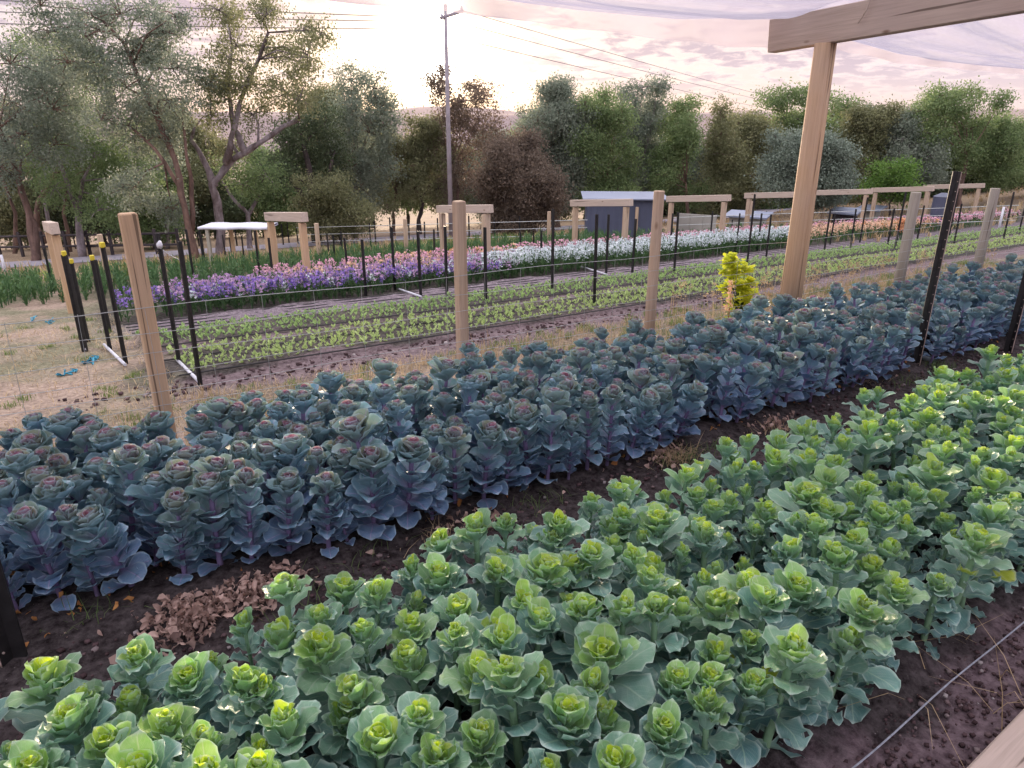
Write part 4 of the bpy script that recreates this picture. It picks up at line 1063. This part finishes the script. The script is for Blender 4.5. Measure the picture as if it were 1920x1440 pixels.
def wire_row(px0, px1, py0, py1, label, hs=(.25, .45, .65)):
    t = empty('vineyard_wire', hit((px0 + px1) / 2, (py0 + py1) / 2)); o0 = t.location.copy(); tag(t, label, 'trellis wire')
    ps = [hit(px0 + (px1 - px0) * i / 12, py0 + (py1 - py0) * i / 12) for i in range(13)]
    mb = MB()
    for h in hs: mb.tube([p - o0 + Vector((0, 0, h)) for p in ps], .008, 4, cap=False)
    mb.build('wires', M['wire'], t)
wire_row(560, 1100, 470, 458, 'trellis wires stretched low before the trees at the middle')
wire_row(1250, 1900, 455, 430, 'trellis wires stretched low before the trees at the right')
def track():
    t = NT('gravel_track'); n = t.noise(t.coord(), 3, 6); mt = t.finish(t.princ(t.mix(n.outputs[0], (.26, .24, .28), (.42, .38, .44)), .9, None, .1))
    n0, n1 = 21.5, 24.0; V = []; rs = np.linspace(-25, 60, 160)
    for r in rs:
        for n_ in np.linspace(n0, n1, 5): V.append(W(r, n_ + .4 * math.sin(r * .2), .012 + .02 * math.sin(math.pi * (n_ - n0) / (n1 - n0))))
    i = np.arange(159 * 4); a = i // 4 * 5 + i % 4
    o = obj_np('gravel_track', (np.array([tuple(v) for v in V]), np.column_stack([a, a + 5, a + 6, a + 1]), np.zeros((len(V), 4)), np.zeros(len(a))), [mt]); tag(o, kind='structure')
track()

# ------------------------------------------------------------------ flowers, seedlings
def small_plant(kind, seed, petal, h=.42, nst=5, blooms=True, lily=False):
    rs = np.random.RandomState(seed); q = Q()
    for s_ in range(nst):
        a = rs.uniform(0, 6.28); d = rs.uniform(0, .05); top = np.array([math.cos(a) * d * 1.6, math.sin(a) * d * 1.6, h * rs.uniform(.8, 1.08)]); b = top * [.3, .3, 0]
        sd = np.array([math.cos(a + 1.57), math.sin(a + 1.57), 0]) * .004
        q.add([b - sd, b + sd, top + sd, top - sd], [(0, 1, 2, 3)], np.column_stack([np.zeros(4), np.zeros(4), np.zeros(4), np.full(4, rs.rand())]), 0)
        for j in range(7):
            z = h * rs.uniform(.05, .8); p = b + (top - b) * z / h; az = rs.uniform(0, 6.28); l = rs.uniform(.05, .12); el = rs.uniform(.3, 1.2)
            ax = np.array([math.cos(az) * math.cos(el), math.sin(az) * math.cos(el), math.sin(el)]) * l; s2 = np.array([-math.sin(az), math.cos(az), 0]) * .011
            q.add([p, p + ax * .5 + s2, p + ax, p + ax * .5 - s2], [(0, 1, 2, 3)], np.column_stack([np.zeros(4), np.zeros(4), np.full(4, rs.rand() * .5), np.full(4, rs.rand())]), 0)
        if blooms:
            for j in range(9):
                c = top + np.array([rs.randn() * .018, rs.randn() * .018, rs.uniform(-.09, .015)]); az = rs.uniform(0, 6.28); el = rs.uniform(-.3, 1.2)
                ax = np.array([math.cos(az) * math.cos(el), math.sin(az) * math.cos(el), math.sin(el)]); s2 = np.cross(ax, rs.randn(3)); s2 /= np.linalg.norm(s2); l = rs.uniform(.016, .03)
                q.add([c - ax * l * .2, c + s2 * l * .7 + ax * l * .5, c + ax * l * 1.2, c - s2 * l * .7 + ax * l * .5], [(0, 1, 2, 3)], np.column_stack([np.zeros(4), np.zeros(4), np.full(4, rs.rand()), np.full(4, rs.rand())]), 1)
    return q.arrays()
def scatter(name, mats, protos, spots, nmax, labf, cat, group, stuff_label, seed):
    rd = random.Random(seed); me = [mesh_np(name, p, mats, False) for p in protos]; q = Q()
    spots = sorted(spots, key=lambda p: p[0].length)
    for j, (p, s_, key) in enumerate(spots):
        k = rd.randrange(len(protos)); rz = rd.uniform(0, 6.28)
        if j < nmax:
            o = bpy.data.objects.new(name, me[k]); COL.objects.link(o); o.location = p; o.rotation_euler = (0, 0, rz); o.scale = (s_,) * 3; tag(o, labf(key), cat, group)
        else: q.add(*xform(protos[k], p, rz, s_)[:3], protos[k][3])
    if q.n: o = obj_np(name + '_mass', q.arrays(), mats, smooth=False); tag(o, stuff_label, cat, kind='stuff')
def vis(p, h=.3):
    d = p - Vector((0, 0, CAMZ)); dep = d.y * CP - d.z * SP
    if dep < .4: return None
    X = 960 + F * d.x / dep; Y = 720 - F * (d.y * SP + (d.z + h) * CP) / dep
    return (X, Y) if -60 < X < 1980 and -50 < Y < 1500 else None
def bed(n0, n1, r0, r1, dn, dr, seed, sc_=(.85, 1.15), keep=1.0):
    rd = random.Random(seed); out = []; n = n0
    while n <= n1:
        r = r0 + rd.uniform(0, dr)
        while r < r1:
            p = W(r + rd.uniform(-.03, .03), n + rd.uniform(-.03, .03)); v = vis(p)
            if v and rd.random() < keep: out.append((p, rd.uniform(*sc_), (v[0], int(round((n - n0) / dn)))))
            r += dr * (1 + max(0, r - 12) * .05)
        n += dn
    return out
def flowers(kind, petal, spots, nmax, adj, seed, h=.42):
    pr = [small_plant(kind, seed + i, petal, h) for i in range(6)]
    scatter(adj.split()[-1 if adj.split()[-1] != 'coloured' else 0] + '_flower', [M['fl_green'], M[petal]], pr, spots, nmax, lambda K: f'{adj} flower, {ORD[K[1]]} row of its bed, {where(K[0])}', 'flowering plant', adj + ' flowering plants in the field', f'{adj} flowers crowded in the farther beds', seed)
flowers('p', 'fl_purple', bed(9.65, 10.35, .95, 6.6, .15, .19, 1, (.75, 1.15), .72) , 300, 'deep purple', 21, .34)
flowers('l', 'fl_lilac', bed(10.45, 10.9, 1.6, 8.2, .15, .16, 2) + bed(9.65, 10.35, 1.2, 7.0, .2, .34, 3), 220, 'soft lilac', 22, .33)
flowers('w', 'fl_white', bed(9.66, 10.3, 1.5, 6.6, .3, .62, 44, (.8, 1)) + bed(9.7, 10.95, 6.5, 15.2, .16, .17, 4, (.9, 1.2)), 300, 'bright white', 23, .36)
flowers('k', 'fl_pink', bed(11.5, 12.1, 3.2, 8, .2, .2, 5) + bed(11.5, 12.2, 8.3, 16.5, .2, .24, 6) + bed(9.7, 10.9, 21.0, 27, .25, .22, 7) + bed(10.9, 11.3, 12, 22, .2, .2, 17), 220, 'pale pink', 24, .34)
flowers('e', 'fl_peach', bed(9.75, 10.9, 15.2, 21, .22, .2, 8) + bed(11.6, 12.1, 5.5, 8.6, .2, .22, 9) + bed(10.5, 10.9, 3.2, 6, .16, .2, 10), 200, 'peach coloured', 25, .34)
flowers('o', 'fl_orange', bed(9.8, 10.6, 18.6, 22.5, .25, .32, 11) + bed(12.1, 12.5, 5.8, 8.2, .2, .28, 12), 80, 'orange', 26, .32)
# leafy green beds beyond
gp = [small_plant('g', 70 + i, None, .34, 6, False) for i in range(5)]
scatter('leafy_plant', [M['fl_green'], M['fl_green']], gp, bed(12.6, 15.4, -6, 13.5, .30, .26, 31, (.8, 1.4)) + bed(13.0, 16, 13.5, 20, .4, .4, 34, (.5, 1.0)) + bed(11.2, 11.5, 1.2, 6, .2, .2, 32) + bed(13.4, 15.5, -6.5, .2, .25, .25, 33), 150,
        lambda K: f'green leafy crop plant, {ORD[min(8, K[1])]} row past the flowers, {where(K[0])}', 'crop plant', 'leafy green plants beyond the flowers', 'green leafy rows and self-sown grass beyond the flower beds', 40)

def seedling(seed):
    rs = np.random.RandomState(seed); q = Q()
    for j in range(7):
        az = j * 2.4 + rs.uniform(-.4, .4); l = rs.uniform(.035, .06); el = rs.uniform(.5, 1.25); p = np.array([0, 0, rs.uniform(.005, .05)])
        ax = np.array([math.cos(az) * math.cos(el), math.sin(az) * math.cos(el), math.sin(el)]) * l; s2 = np.array([-math.sin(az), math.cos(az), 0]) * rs.uniform(.010, .015)
        q.add([p, p + ax * .55 + s2, p + ax, p + ax * .55 - s2], [(0, 1, 2, 3)], np.column_stack([np.zeros(4), np.zeros(4), np.full(4, rs.rand()), np.full(4, rs.rand())]))
    return q.arrays()
sp_ = [seedling(i) for i in range(8)]
def seedrow(ns, seed, r0=1.0, r1=26):
    rd = random.Random(seed); out = []
    for n in ns:
        r = r0 + rd.uniform(0, .1)
        while r < r1:
            p = W(r + rd.uniform(-.02, .02), n + rd.uniform(-.025, .025), .03); v = vis(p)
            if v and rd.random() < .93: out.append((p, rd.uniform(.5, 1.12), (v[0], ns.index(n))))
            r += .068 * (1 + max(0, r - 8) * .04)
    return out
scatter('seedling', [M['seedling']], sp_, seedrow([6.08 + .125 * i for i in range(9)], 1), 300, lambda K: f'pale seedling, {ORD[K[1]]} row of nearest bed, {where(K[0])}', 'seedling', 'pale green seedlings', 'rows of pale green seedlings in the nearer field bed', 51)
scatter('dark_seedling', [M['seedling2']], sp_, seedrow([7.48 + .125 * i for i in range(8)], 2, .9, 28), 150, lambda K: f'darker green seedling, {ORD[K[1]]} row of second bed, {where(K[0])}', 'seedling', 'darker green seedlings', 'rows of darker green seedlings in the second field bed', 52)

# drip lines
def drip(n, label, r0=.9, r1=30, h=.045):
    mb = MB(); mb.tube([W(r0 + (r1 - r0) * i / 90, n + .008 * math.sin(i * .9), h) for i in range(91)], .0075, 5); o = mb.build('drip_line', M['black']); tag(o, label, 'drip line', 'black drip lines along the field beds')
drip(5.98, 'black drip line along the front edge of the pale seedlings'); drip(6.62, 'black drip line between the pale seedling rows', h=.06); drip(7.42, 'black drip line in front of the darker seedlings')
for i, n in enumerate((8.62, 8.86, 9.1, 9.34)): drip(n, f'{ORD[i]} black drip line on the bare lilac strip', h=.02)

# ------------------------------------------------------------------ grass, litter, weeds
def blades(q, P, hmin, hmax, w, rs, lean=.5, bend=.4):
    n = len(P); h = rs.uniform(hmin, hmax, n)[:, None]; az = rs.uniform(0, 6.28, n); d = np.column_stack([np.cos(az), np.sin(az), np.zeros(n)])
    l = rs.uniform(0, lean, n)[:, None]; s_ = np.column_stack([-np.sin(az), np.cos(az), np.zeros(n)]) * w
    a = P + d * h * l * .4 + np.array([0, 0, 1]) * h * .55; t = P + d * h * (l + bend * rs.rand(n)[:, None]) + np.array([0, 0, 1]) * h * rs.uniform(.75, 1, n)[:, None]
    V = np.stack([P - s_, P + s_, a + s_ * .8, a - s_ * .8, t + s_ * .15, t - s_ * .15], 1).reshape(-1, 3)
    i = np.arange(n)[:, None] * 6; Fq = np.concatenate([i + [0, 1, 2, 3], i + [3, 2, 4, 5]])
    r = np.repeat(rs.rand(n), 6); q.add(V, Fq, np.column_stack([r * 0, r * 0, np.repeat(rs.rand(n), 6), r]))
def field_pts(n, r0, r1, n0, n1, rs, clump=0, hh=0.0):
    r = rs.uniform(r0, r1, n); m = rs.uniform(n0, n1, n)
    if clump:
        k = max(1, n // clump); cr = rs.uniform(r0, r1, k); cn = rs.uniform(n0, n1, k); j = rs.randint(0, k, n); r = cr[j] + rs.randn(n) * .035; m = cn[j] + rs.randn(n) * .035
    return np.array([tuple(W(a, b, hh)) for a, b in zip(r, m)])
rs = np.random.RandomState(77)
q = Q(); blades(q, field_pts(9000, -3, 12, 3.85, 5.45, rs), .02, .07, .0022, rs, 1.2, .8)
blades(q, field_pts(9000, -6, .9, 3.9, 10.5, rs), .02, .06, .003, rs, 1.3, .8)
blades(q, field_pts(5000, -4, 13, 3.9, 5.3, rs, 14), .05, .13, .0022, rs)
blades(q, field_pts(5000, -8, 45, 16.5, 21, rs, 6), .08, .3, .01, rs)
blades(q, field_pts(4000, 16, 48, 8.8, 16, rs, 8), .08, .3, .012, rs)
o = obj_np('dry_grass', q.arrays(), [M['grass_dry']], smooth=False); tag(o, 'short straw-coloured grass between the kale bed and the field', 'grass', kind='stuff')
q = Q(); blades(q, field_pts(9000, -6, .8, 4.2, 10.5, rs, 40), .02, .06, .0028, rs)
blades(q, field_pts(9000, 3.5, 14, 3.9, 5.5, rs, 22), .03, .11, .0025, rs); blades(q, field_pts(3500, -2, 4, 4.2, 5.4, rs, 30), .02, .07, .0025, rs)
blades(q, field_pts(6000, -8, 14, 15, 19, rs, 8), .1, .3, .011, rs)
o = obj_np('green_grass', q.arrays(), [M['grass_green']], smooth=False); tag(o, 'patches of green grass in the dry turf', 'grass', kind='stuff')
# seeding grasses near the beam post
q = Q(); P = field_pts(420, 5.6, 11.5, 4.25, 5.3, rs, 6); blades(q, P, .22, .46, .0018, rs, .3, .12)
hd = P + np.column_stack([rs.randn(len(P)) * .03, rs.randn(len(P)) * .03, rs.uniform(.24, .42, len(P))]); leaf_cloud(q, hd[:170], np.full(170, .035), 14, .022, rs, -.5)
P = field_pts(120, 2.6, 5.6, 4.2, 5.0, rs, 5); blades(q, P, .15, .35, .0018, rs, .4, .3)
o = obj_np('seeding_grass', q.arrays(), [M['grass_dry']], smooth=False); tag(o, 'tall pale grass gone to seed around the beam post', 'grass', kind='stuff')

def litter(label, spots, mat, seed, size=.03, name='dead_leaves'):
    rs = np.random.RandomState(seed); q = Q(); rng = rs
    for (r, n, sr, sn, cnt, hh) in spots:
        for i in range(cnt):
            rr, nn = r + rs.randn() * sr, n + rs.randn() * sn
            if not (1.8 < nn < 2.55) and name == 'dead_leaves': continue
            if name != 'dead_leaves' and nn < 2.5: continue
            L_ = size * rs.uniform(.35, 1.6)
            V, Fq, u, v = leaf(L_, L_ * rs.uniform(.3, .8), 0, math.radians(rs.uniform(40, 110)), rs.uniform(-2.2, 2.4), rs.uniform(-.3, 1.6), .009, 0, 0, rng, 5, 5, rs.uniform(-1, 1))
            R = np.array(Matrix.Rotation(rs.uniform(0, 6.28), 3, 'Z') @ Matrix.Rotation(rs.uniform(-.7, .7), 3, 'X'))
            V = V @ R.T + np.array(W(rr, nn, .018 + abs(rs.randn()) * hh))
            q.add(V, Fq, np.column_stack([u, v, np.full(len(u), rs.rand()), np.full(len(u), rs.rand())]))
    o = obj_np(name, q.arrays(), [mat]); tag(o, label, 'dead leaves', kind='stuff')
def NRp(px, py): p = hit(px, py); return NR(p.x, p.y)
def sp(px, py, sr, sn, c, h):
    n, r = NRp(px, py); return (r, n, sr, sn, c, h)
litter('pinkish brown dead kale leaves heaped on the soil path', [sp(395, 1150, .10, .07, 420, .02), sp(500, 1115, .08, .06, 260, .02), sp(330, 1195, .05, .05, 90, .015), sp(900, 985, .07, .05, 80, .012), sp(1230, 850, .08, .10, 170, .016), sp(1450, 800, .12, .05, 70, .01), sp(1100, 900, .35, .15, 22, .004), sp(700, 1040, .3, .2, 22, .004), sp(1650, 700, .5, .2, 30, .004), sp(250, 1120, .3, .2, 14, .004)], M['litter'], 8)
litter('orange-brown withered leaves under the purple kale', [(r_, 2.9, .5, .25, 60, .02) for r_ in np.arange(-1, 8, .6)], M['litter2'], 9, .03, 'withered_leaves')
q = Q(); rs = np.random.RandomState(31)
for (px, py, k, h_) in ((185, 1165, 26, .12), (720, 1030, 18, .10), (1010, 950, 40, .08), (1280, 870, 90, .09), (1330, 850, 60, .08), (1760, 690, 120, .08), (1700, 720, 70, .07), (1820, 660, 60, .07), (1480, 850, 40, .05), (560, 1160, 30, .08), (640, 1080, 20, .06)):
    n0_, r0_ = NRp(px, py); P = np.array([tuple(W(r0_ + rs.randn() * .10, n0_ + rs.randn() * .05, .0)) for _ in range(k)]); blades(q, P, h_ * .4, h_, .0016, rs, 1.1, .6)
o = obj_np('weeds', q.arrays(), [M['weed']], smooth=False); tag(o, 'fine green weeds sprouting from the soil path', 'weeds', kind='stuff')
q = Q()
for (px, py, k, h_) in ((1270, 865, 130, .10), (1460, 810, 90, .06), (840, 1010, 60, .07), (1620, 720, 60, .06)):
    n0_, r0_ = NRp(px, py); P = np.array([tuple(W(r0_ + rs.randn() * .08, n0_ + rs.randn() * .05, .0)) for _ in range(k)]); blades(q, P, h_ * .4, h_, .0016, rs, 1.6, .8)
for (px, py) in ((1730, 1290), (1850, 1330), (1880, 1290), (1790, 1200), (1700, 1230)):
    n0_, r0_ = NRp(px, py); P = np.array([tuple(W(r0_ + rs.randn() * .06, n0_ + rs.randn() * .03, .002)) for _ in range(4)]); blades(q, P, .05, .14, .0015, rs, 2.5, 1.5)
o = obj_np('straw', q.arrays(), [M['grass_dry']], smooth=False); tag(o, 'loose pale straw scattered on the soil', 'straw', kind='stuff')

# clods and pebbles on the bare soil
def clods():
    rs = np.random.RandomState(5); q = Q()
    base = np.array([(-1, -1, -1), (1, -1, -1), (1, 1, -1), (-1, 1, -1), (-1, -1, 1), (1, -1, 1), (1, 1, 1), (-1, 1, 1)], float)
    Fc = np.array([(3, 2, 1, 0), (4, 5, 6, 7), (0, 1, 5, 4), (1, 2, 6, 5), (2, 3, 7, 6), (3, 0, 4, 7)])
    for (r0, r1, n0, n1, c, s_) in ((0, 4, .35, .74, 2600, .0045), (-1.5, 7, 1.8, 2.5, 2600, .006), (0, 8, 5.45, 5.95, 700, .010)):
        for i in range(c):
            k = s_ * rs.uniform(.4, 1.7) ** 1.3; V = base * k * rs.uniform(.6, 1, (8, 3)) * [1, 1, .7]; a = rs.uniform(0, 6.28); V = V @ np.array([[math.cos(a), -math.sin(a), 0], [math.sin(a), math.cos(a), 0], [0, 0, 1]])
            q.add(V + np.array(W(rs.uniform(r0, r1), rs.uniform(n0, n1), .008)), Fc, np.column_stack([np.zeros((8, 3)), np.full(8, rs.rand())]))
    t = NT('soil_clod'); uv = t.attr('leafuv'); s3 = t.N.new('ShaderNodeSeparateXYZ'); t.L.new(uv.outputs['Vector'], s3.inputs[0])
    col = t.ramp(s3.outputs[2], [(0, (.05, .032, .034)), (.8, (.13, .085, .09)), (.93, (.20, .15, .15)), (1, (.42, .38, .38))])
    o = obj_np('soil_clods', q.arrays(), [t.finish(t.princ(col, .95, None, .1))], smooth=True); tag(o, 'crumbly clods and grit on the bare soil', 'soil clods', kind='stuff')
clods()

# ------------------------------------------------------------------ single things
def yellow_bush():
    p = hit(1385, 588); p = min((W(3 + i * .01, 4.5) for i in range(400)), key=lambda v: abs(vis(v)[0] - 1386))
    t = empty('yellow_bush', p); tag(t, 'bright yellow-green leafy bush beside the tall beam post', 'bush')
    rs = np.random.RandomState(3); q = Q(); mb = MB(); Yd = p.y; cs = []
    for (x, y, r) in ((1370, 498, 15), (1378, 522, 16), (1362, 538, 14), (1395, 505, 14), (1388, 545, 18), (1400, 530, 15), (1378, 568, 18), (1395, 575, 18), (1385, 600, 18), (1365, 515, 12), (1406, 552, 10), (1370, 484, 10)):
        c = at(x, y, Yd) - p; c.y += rs.uniform(-.09, .09); k = Yd / (F * CP) * r
        mb.tube([(0, 0, -.05), tuple(Vector((c.x * .4, c.y * .4, c.z * .55))), tuple(c)], [.012, .008, .003], 5)
        cs.append(np.array(c) + rs.randn(9, 3) * k * .42)
    cs = np.concatenate(cs)
    for c in cs:
        for j in range(9):
            L_ = rs.uniform(.04, .065); V, Fq, u, v = leaf(L_, L_ * .95, rs.uniform(0, 6.28), rs.uniform(.6, 2.1), rs.uniform(-.3, .8), rs.uniform(-.2, .4), .003, 0, 0, rs, 5, 5)
            q.add(V + c + rs.randn(3) * .015, Fq, np.column_stack([u, v, np.full(len(u), rs.rand()), np.full(len(u), rs.rand())]))
    mb.build('stems', M['weed'], t); obj_np('leaves', q.arrays(), [M['bright']], t)
yellow_bush()
def rust_sprig():
    p = W(5.65, 4.35); t = empty('dock_stalk', p); tag(t, 'small rusty orange dock stalk between the yellow bush and the beam post', 'weed'); rs = np.random.RandomState(2); q = Q(); mb = MB()
    mb.tube([(0, 0, -.02), (.01, 0, .25), (0, 0, .5)], [.005, .004, .002], 5); c = np.array([(rs.randn() * .012, rs.randn() * .012, z) for z in np.linspace(.2, .5, 14)]); leaf_cloud(q, c, np.full(14, .03), 22, .018, rs, 0)
    mb.build('stem', M['litter2'], t); obj_np('seed_head', q.arrays(), [M['fl_peach']], t)
rust_sprig()
def orange_clump():
    p = hit(1688, 452); t = empty('orange_flower_spike', p); tag(t, 'vivid orange flower clump left of the weathered post', 'flower clump'); rs = np.random.RandomState(2); q = Q(); mb = MB()
    for k in range(7):
        x, y = rs.randn(2) * .07; mb.tube([(x * .4, y * .4, 0), (x, y, .45)], .008, 4); c = np.array([(x * .6 + rs.randn() * .02, y * .6 + rs.randn() * .02, z) for z in np.linspace(.25, .5, 9)]); leaf_cloud(q, c, np.full(9, .05), 9, .05, rs, 0)
    mb.build('stems', M['fl_green'], t); obj_np('blooms', q.arrays(), [M['fl_orange']], t)
orange_clump()
def tube_obj(name, pts, r, mat, label, cat, seg=10, group=None, smooth=True):
    mb = MB(); mb.tube(pts, r, seg); o = mb.build(name, mat, smooth=False)
    o.data.polygons.foreach_set('use_smooth', [len(f.vertices) == 4 for f in o.data.polygons]); tag(o, label, cat, group); return o
def G_(px, py, h=0.0): p = hit(px, py); return p + Vector((0, 0, h))
def pipe():
    a, b = G_(1712, 672, .03), G_(1752, 684, .03); t = empty('pipe_offcut', a); tag(t, 'grey pipe offcut lying beside the tall black picket', 'pipe'); d = b - a
    mb = MB(); mb.tube([(0, 0, 0), tuple(d)], .022, 14, cap=False); mb.build('outer_wall', M['grey_pvc'], t); mb = MB(); mb.tube([(0, 0, 0), tuple(d)], .0185, 14, cap=False); mb.build('bore', M['grey_pvc'], t)
pipe()
GW = 'white pipe ends lying at the row ends'
for (a, b, lab) in (((335, 686), (374, 722), 'white pipe at the foot of the paired black pickets'), ((197, 655), (236, 690), 'white pipe at the foot of the yellow capped pickets'), ((152, 628), (163, 660), 'white pipe at the foot of the thick capped picket'), ((119, 552), (130, 565), 'short white pipe between the leftmost portal legs'),
                    ((746, 547), (790, 560), 'white pipe left of the square timber post'), ((1090, 505), (1138, 518), 'white pipe before the dark shed')):
    tube_obj('white_pipe', [G_(*a, .05), G_(*b, .03)], .014, M['white_pvc'], lab, 'pipe', 8, GW)
for (px, b, tp, lab) in ((1822, 412, 378, 'white stake in the dry grass beyond the rightmost portal'), (1872, 432, 388, 'short white stake at the far right paddock'), (10, 470 + 40, 478, 'white marker stake at the left edge')):
    p = hit(px, b); u = 720 - tp; z = (u * p.y * CP - F * p.y * SP) / (F * CP + u * SP) + CAMZ
    tube_obj('white_stake', [p + Vector((0, 0, -.1)), Vector((p.x, p.y, z))], .03, M['white_pvc'], lab, 'stake', 8)
# string at the near edge of the green bed
mb = MB(); mb.tube([W(-1 + i * .12, .685 + .004 * math.sin(i * .5), .03 + .004 * math.sin(i)) for i in range(70)], .0028, 6); o = mb.build('string_line', M['string']); tag(o, 'grey string line stretched along the near edge of the green kale', 'string')
# timber edging board at lower right
def edging():
    t = empty('edging_board', W(3.0, .412), ROT); tag(t, 'pale timber board laid along the lower right corner', 'timber board')
    mb = MB(); mb.box((0, 0, 0), (.17, .14, 5.4), bev=.006); o = mb.build('board', M['beam'], t); o.rotation_euler = (0, math.radians(90), 0); o.location = (0, 0, .04)
edging()
def twine(pts, label):
    rd = random.Random(len(label)); P = []
    for (x, y) in pts:
        for k in range(5): P.append(G_(x + rd.uniform(-9, 9), y + rd.uniform(-5, 5), rd.uniform(.005, .035)))
    tube_obj('blue_twine', P, .006, M['blue'], label, 'twine', 5, 'blue twine scraps on the headland')
twine([(155, 684), (165, 680), (175, 676), (182, 674), (168, 682), (178, 678)], 'tangled blue twine left of the white pipe')
twine([(108, 707), (118, 704), (130, 702), (142, 699)], 'flat strip of blue twine on the dry grass')
for (x, y, lab) in ((64, 600, 'small blue twine scrap hanging near the far left'), (93, 602, 'small blue twine scrap left of the thick capped picket')):
    twine([(x, y), (x + 2, y + 4)], lab)
# insulator and cords on the picket
p = hit(338, 687); a = at(300, 465, p.y - .03)
tube_obj('insulator', [a, a + Vector((0, 0, .03)), a + Vector((.01, 0, .06))], [.02, .026, .008], M['white_pvc'], 'white insulator tied to the left picket of the pair', 'insulator', 8)
tube_obj('cord', [a, at(318, 478, p.y + .3), at(345, 492, p.y + .7)], .004, M['white_pvc'], 'white cord running from the insulator to the right', 'cord', 5)
# yellow fallen leaf and broken green leaf at the foot of the purple kale
def single_leaf(px, py, L_, mat, label, age, seed):
    rs = np.random.RandomState(seed); V, Fq, u, v = leaf(L_, L_ * .7, rs.uniform(0, 6), 1.35, .3, .3, .004, .02, 0, rs); q = Q(); q.add(V, Fq, np.column_stack([u, v, np.full(len(u), age), np.full(len(u), .6)]))
    o = obj_np('fallen_leaf', q.arrays(), [mat]); o.location = hit(px, py); tag(o, label, 'leaf')
single_leaf(390, 1080, .09, M['bright'], 'yellow dying leaf at the foot of the purple kale', .3, 1)
single_leaf(345, 1105, .08, M['green_kale'], 'pale green broken leaf above the dead leaf pile', .6, 2)

# ------------------------------------------------------------------ dawn haze
def haze():
    t = bpy.data.materials.new('haze'); t.use_nodes = True; nt = t.node_tree
    for n in list(nt.nodes): nt.nodes.remove(n)
    o = nt.nodes.new('ShaderNodeOutputMaterial'); v = nt.nodes.new('ShaderNodeVolumePrincipled'); v.inputs['Color'].default_value = (.95, .86, .88, 1); v.inputs['Density'].default_value = HAZE; v.inputs['Anisotropy'].default_value = .15
    nt.links.new(v.outputs[0], o.inputs['Volume']); mb = MB()
    mb.box((0, 1100, 40), (6600, 3400, 300)); ob = mb.build('haze', t); tag(ob, kind='stuff')
HAZE = .0001
if HAZE: haze()

# labels that would still be shared: tell them apart by their order in the view
def refine():
    from collections import defaultdict
    g = defaultdict(list)
    for o in sc.objects:
        if o.parent is None and o.get('label') and o.get('kind') is None: g[o['label']].append(o)
    for lab, os_ in g.items():
        k = len(os_)
        if k < 2: continue
        key = lambda o: (vis(o.matrix_basis.translation) or (0, 0))[0]
        os_.sort(key=key)
        if k == 2: names = ['left one', 'right one']
        elif k == 3: names = ['left one', 'middle one', 'right one']
        elif k <= 20: names = [f'{w} from left' for w in 'leftmost second third fourth fifth sixth seventh eighth ninth tenth eleventh twelfth thirteenth fourteenth fifteenth sixteenth seventeenth eighteenth nineteenth twentieth'.split()[:k]]; names[0] = 'leftmost one'; names[-1] = 'rightmost one'
        else: continue
        for o, n in zip(os_, names):
            l = f'{lab}, {n}'
            if len(l.replace('-', ' ').split()) <= 18 and len(l.split()) <= 16: o['label'] = l
refine()
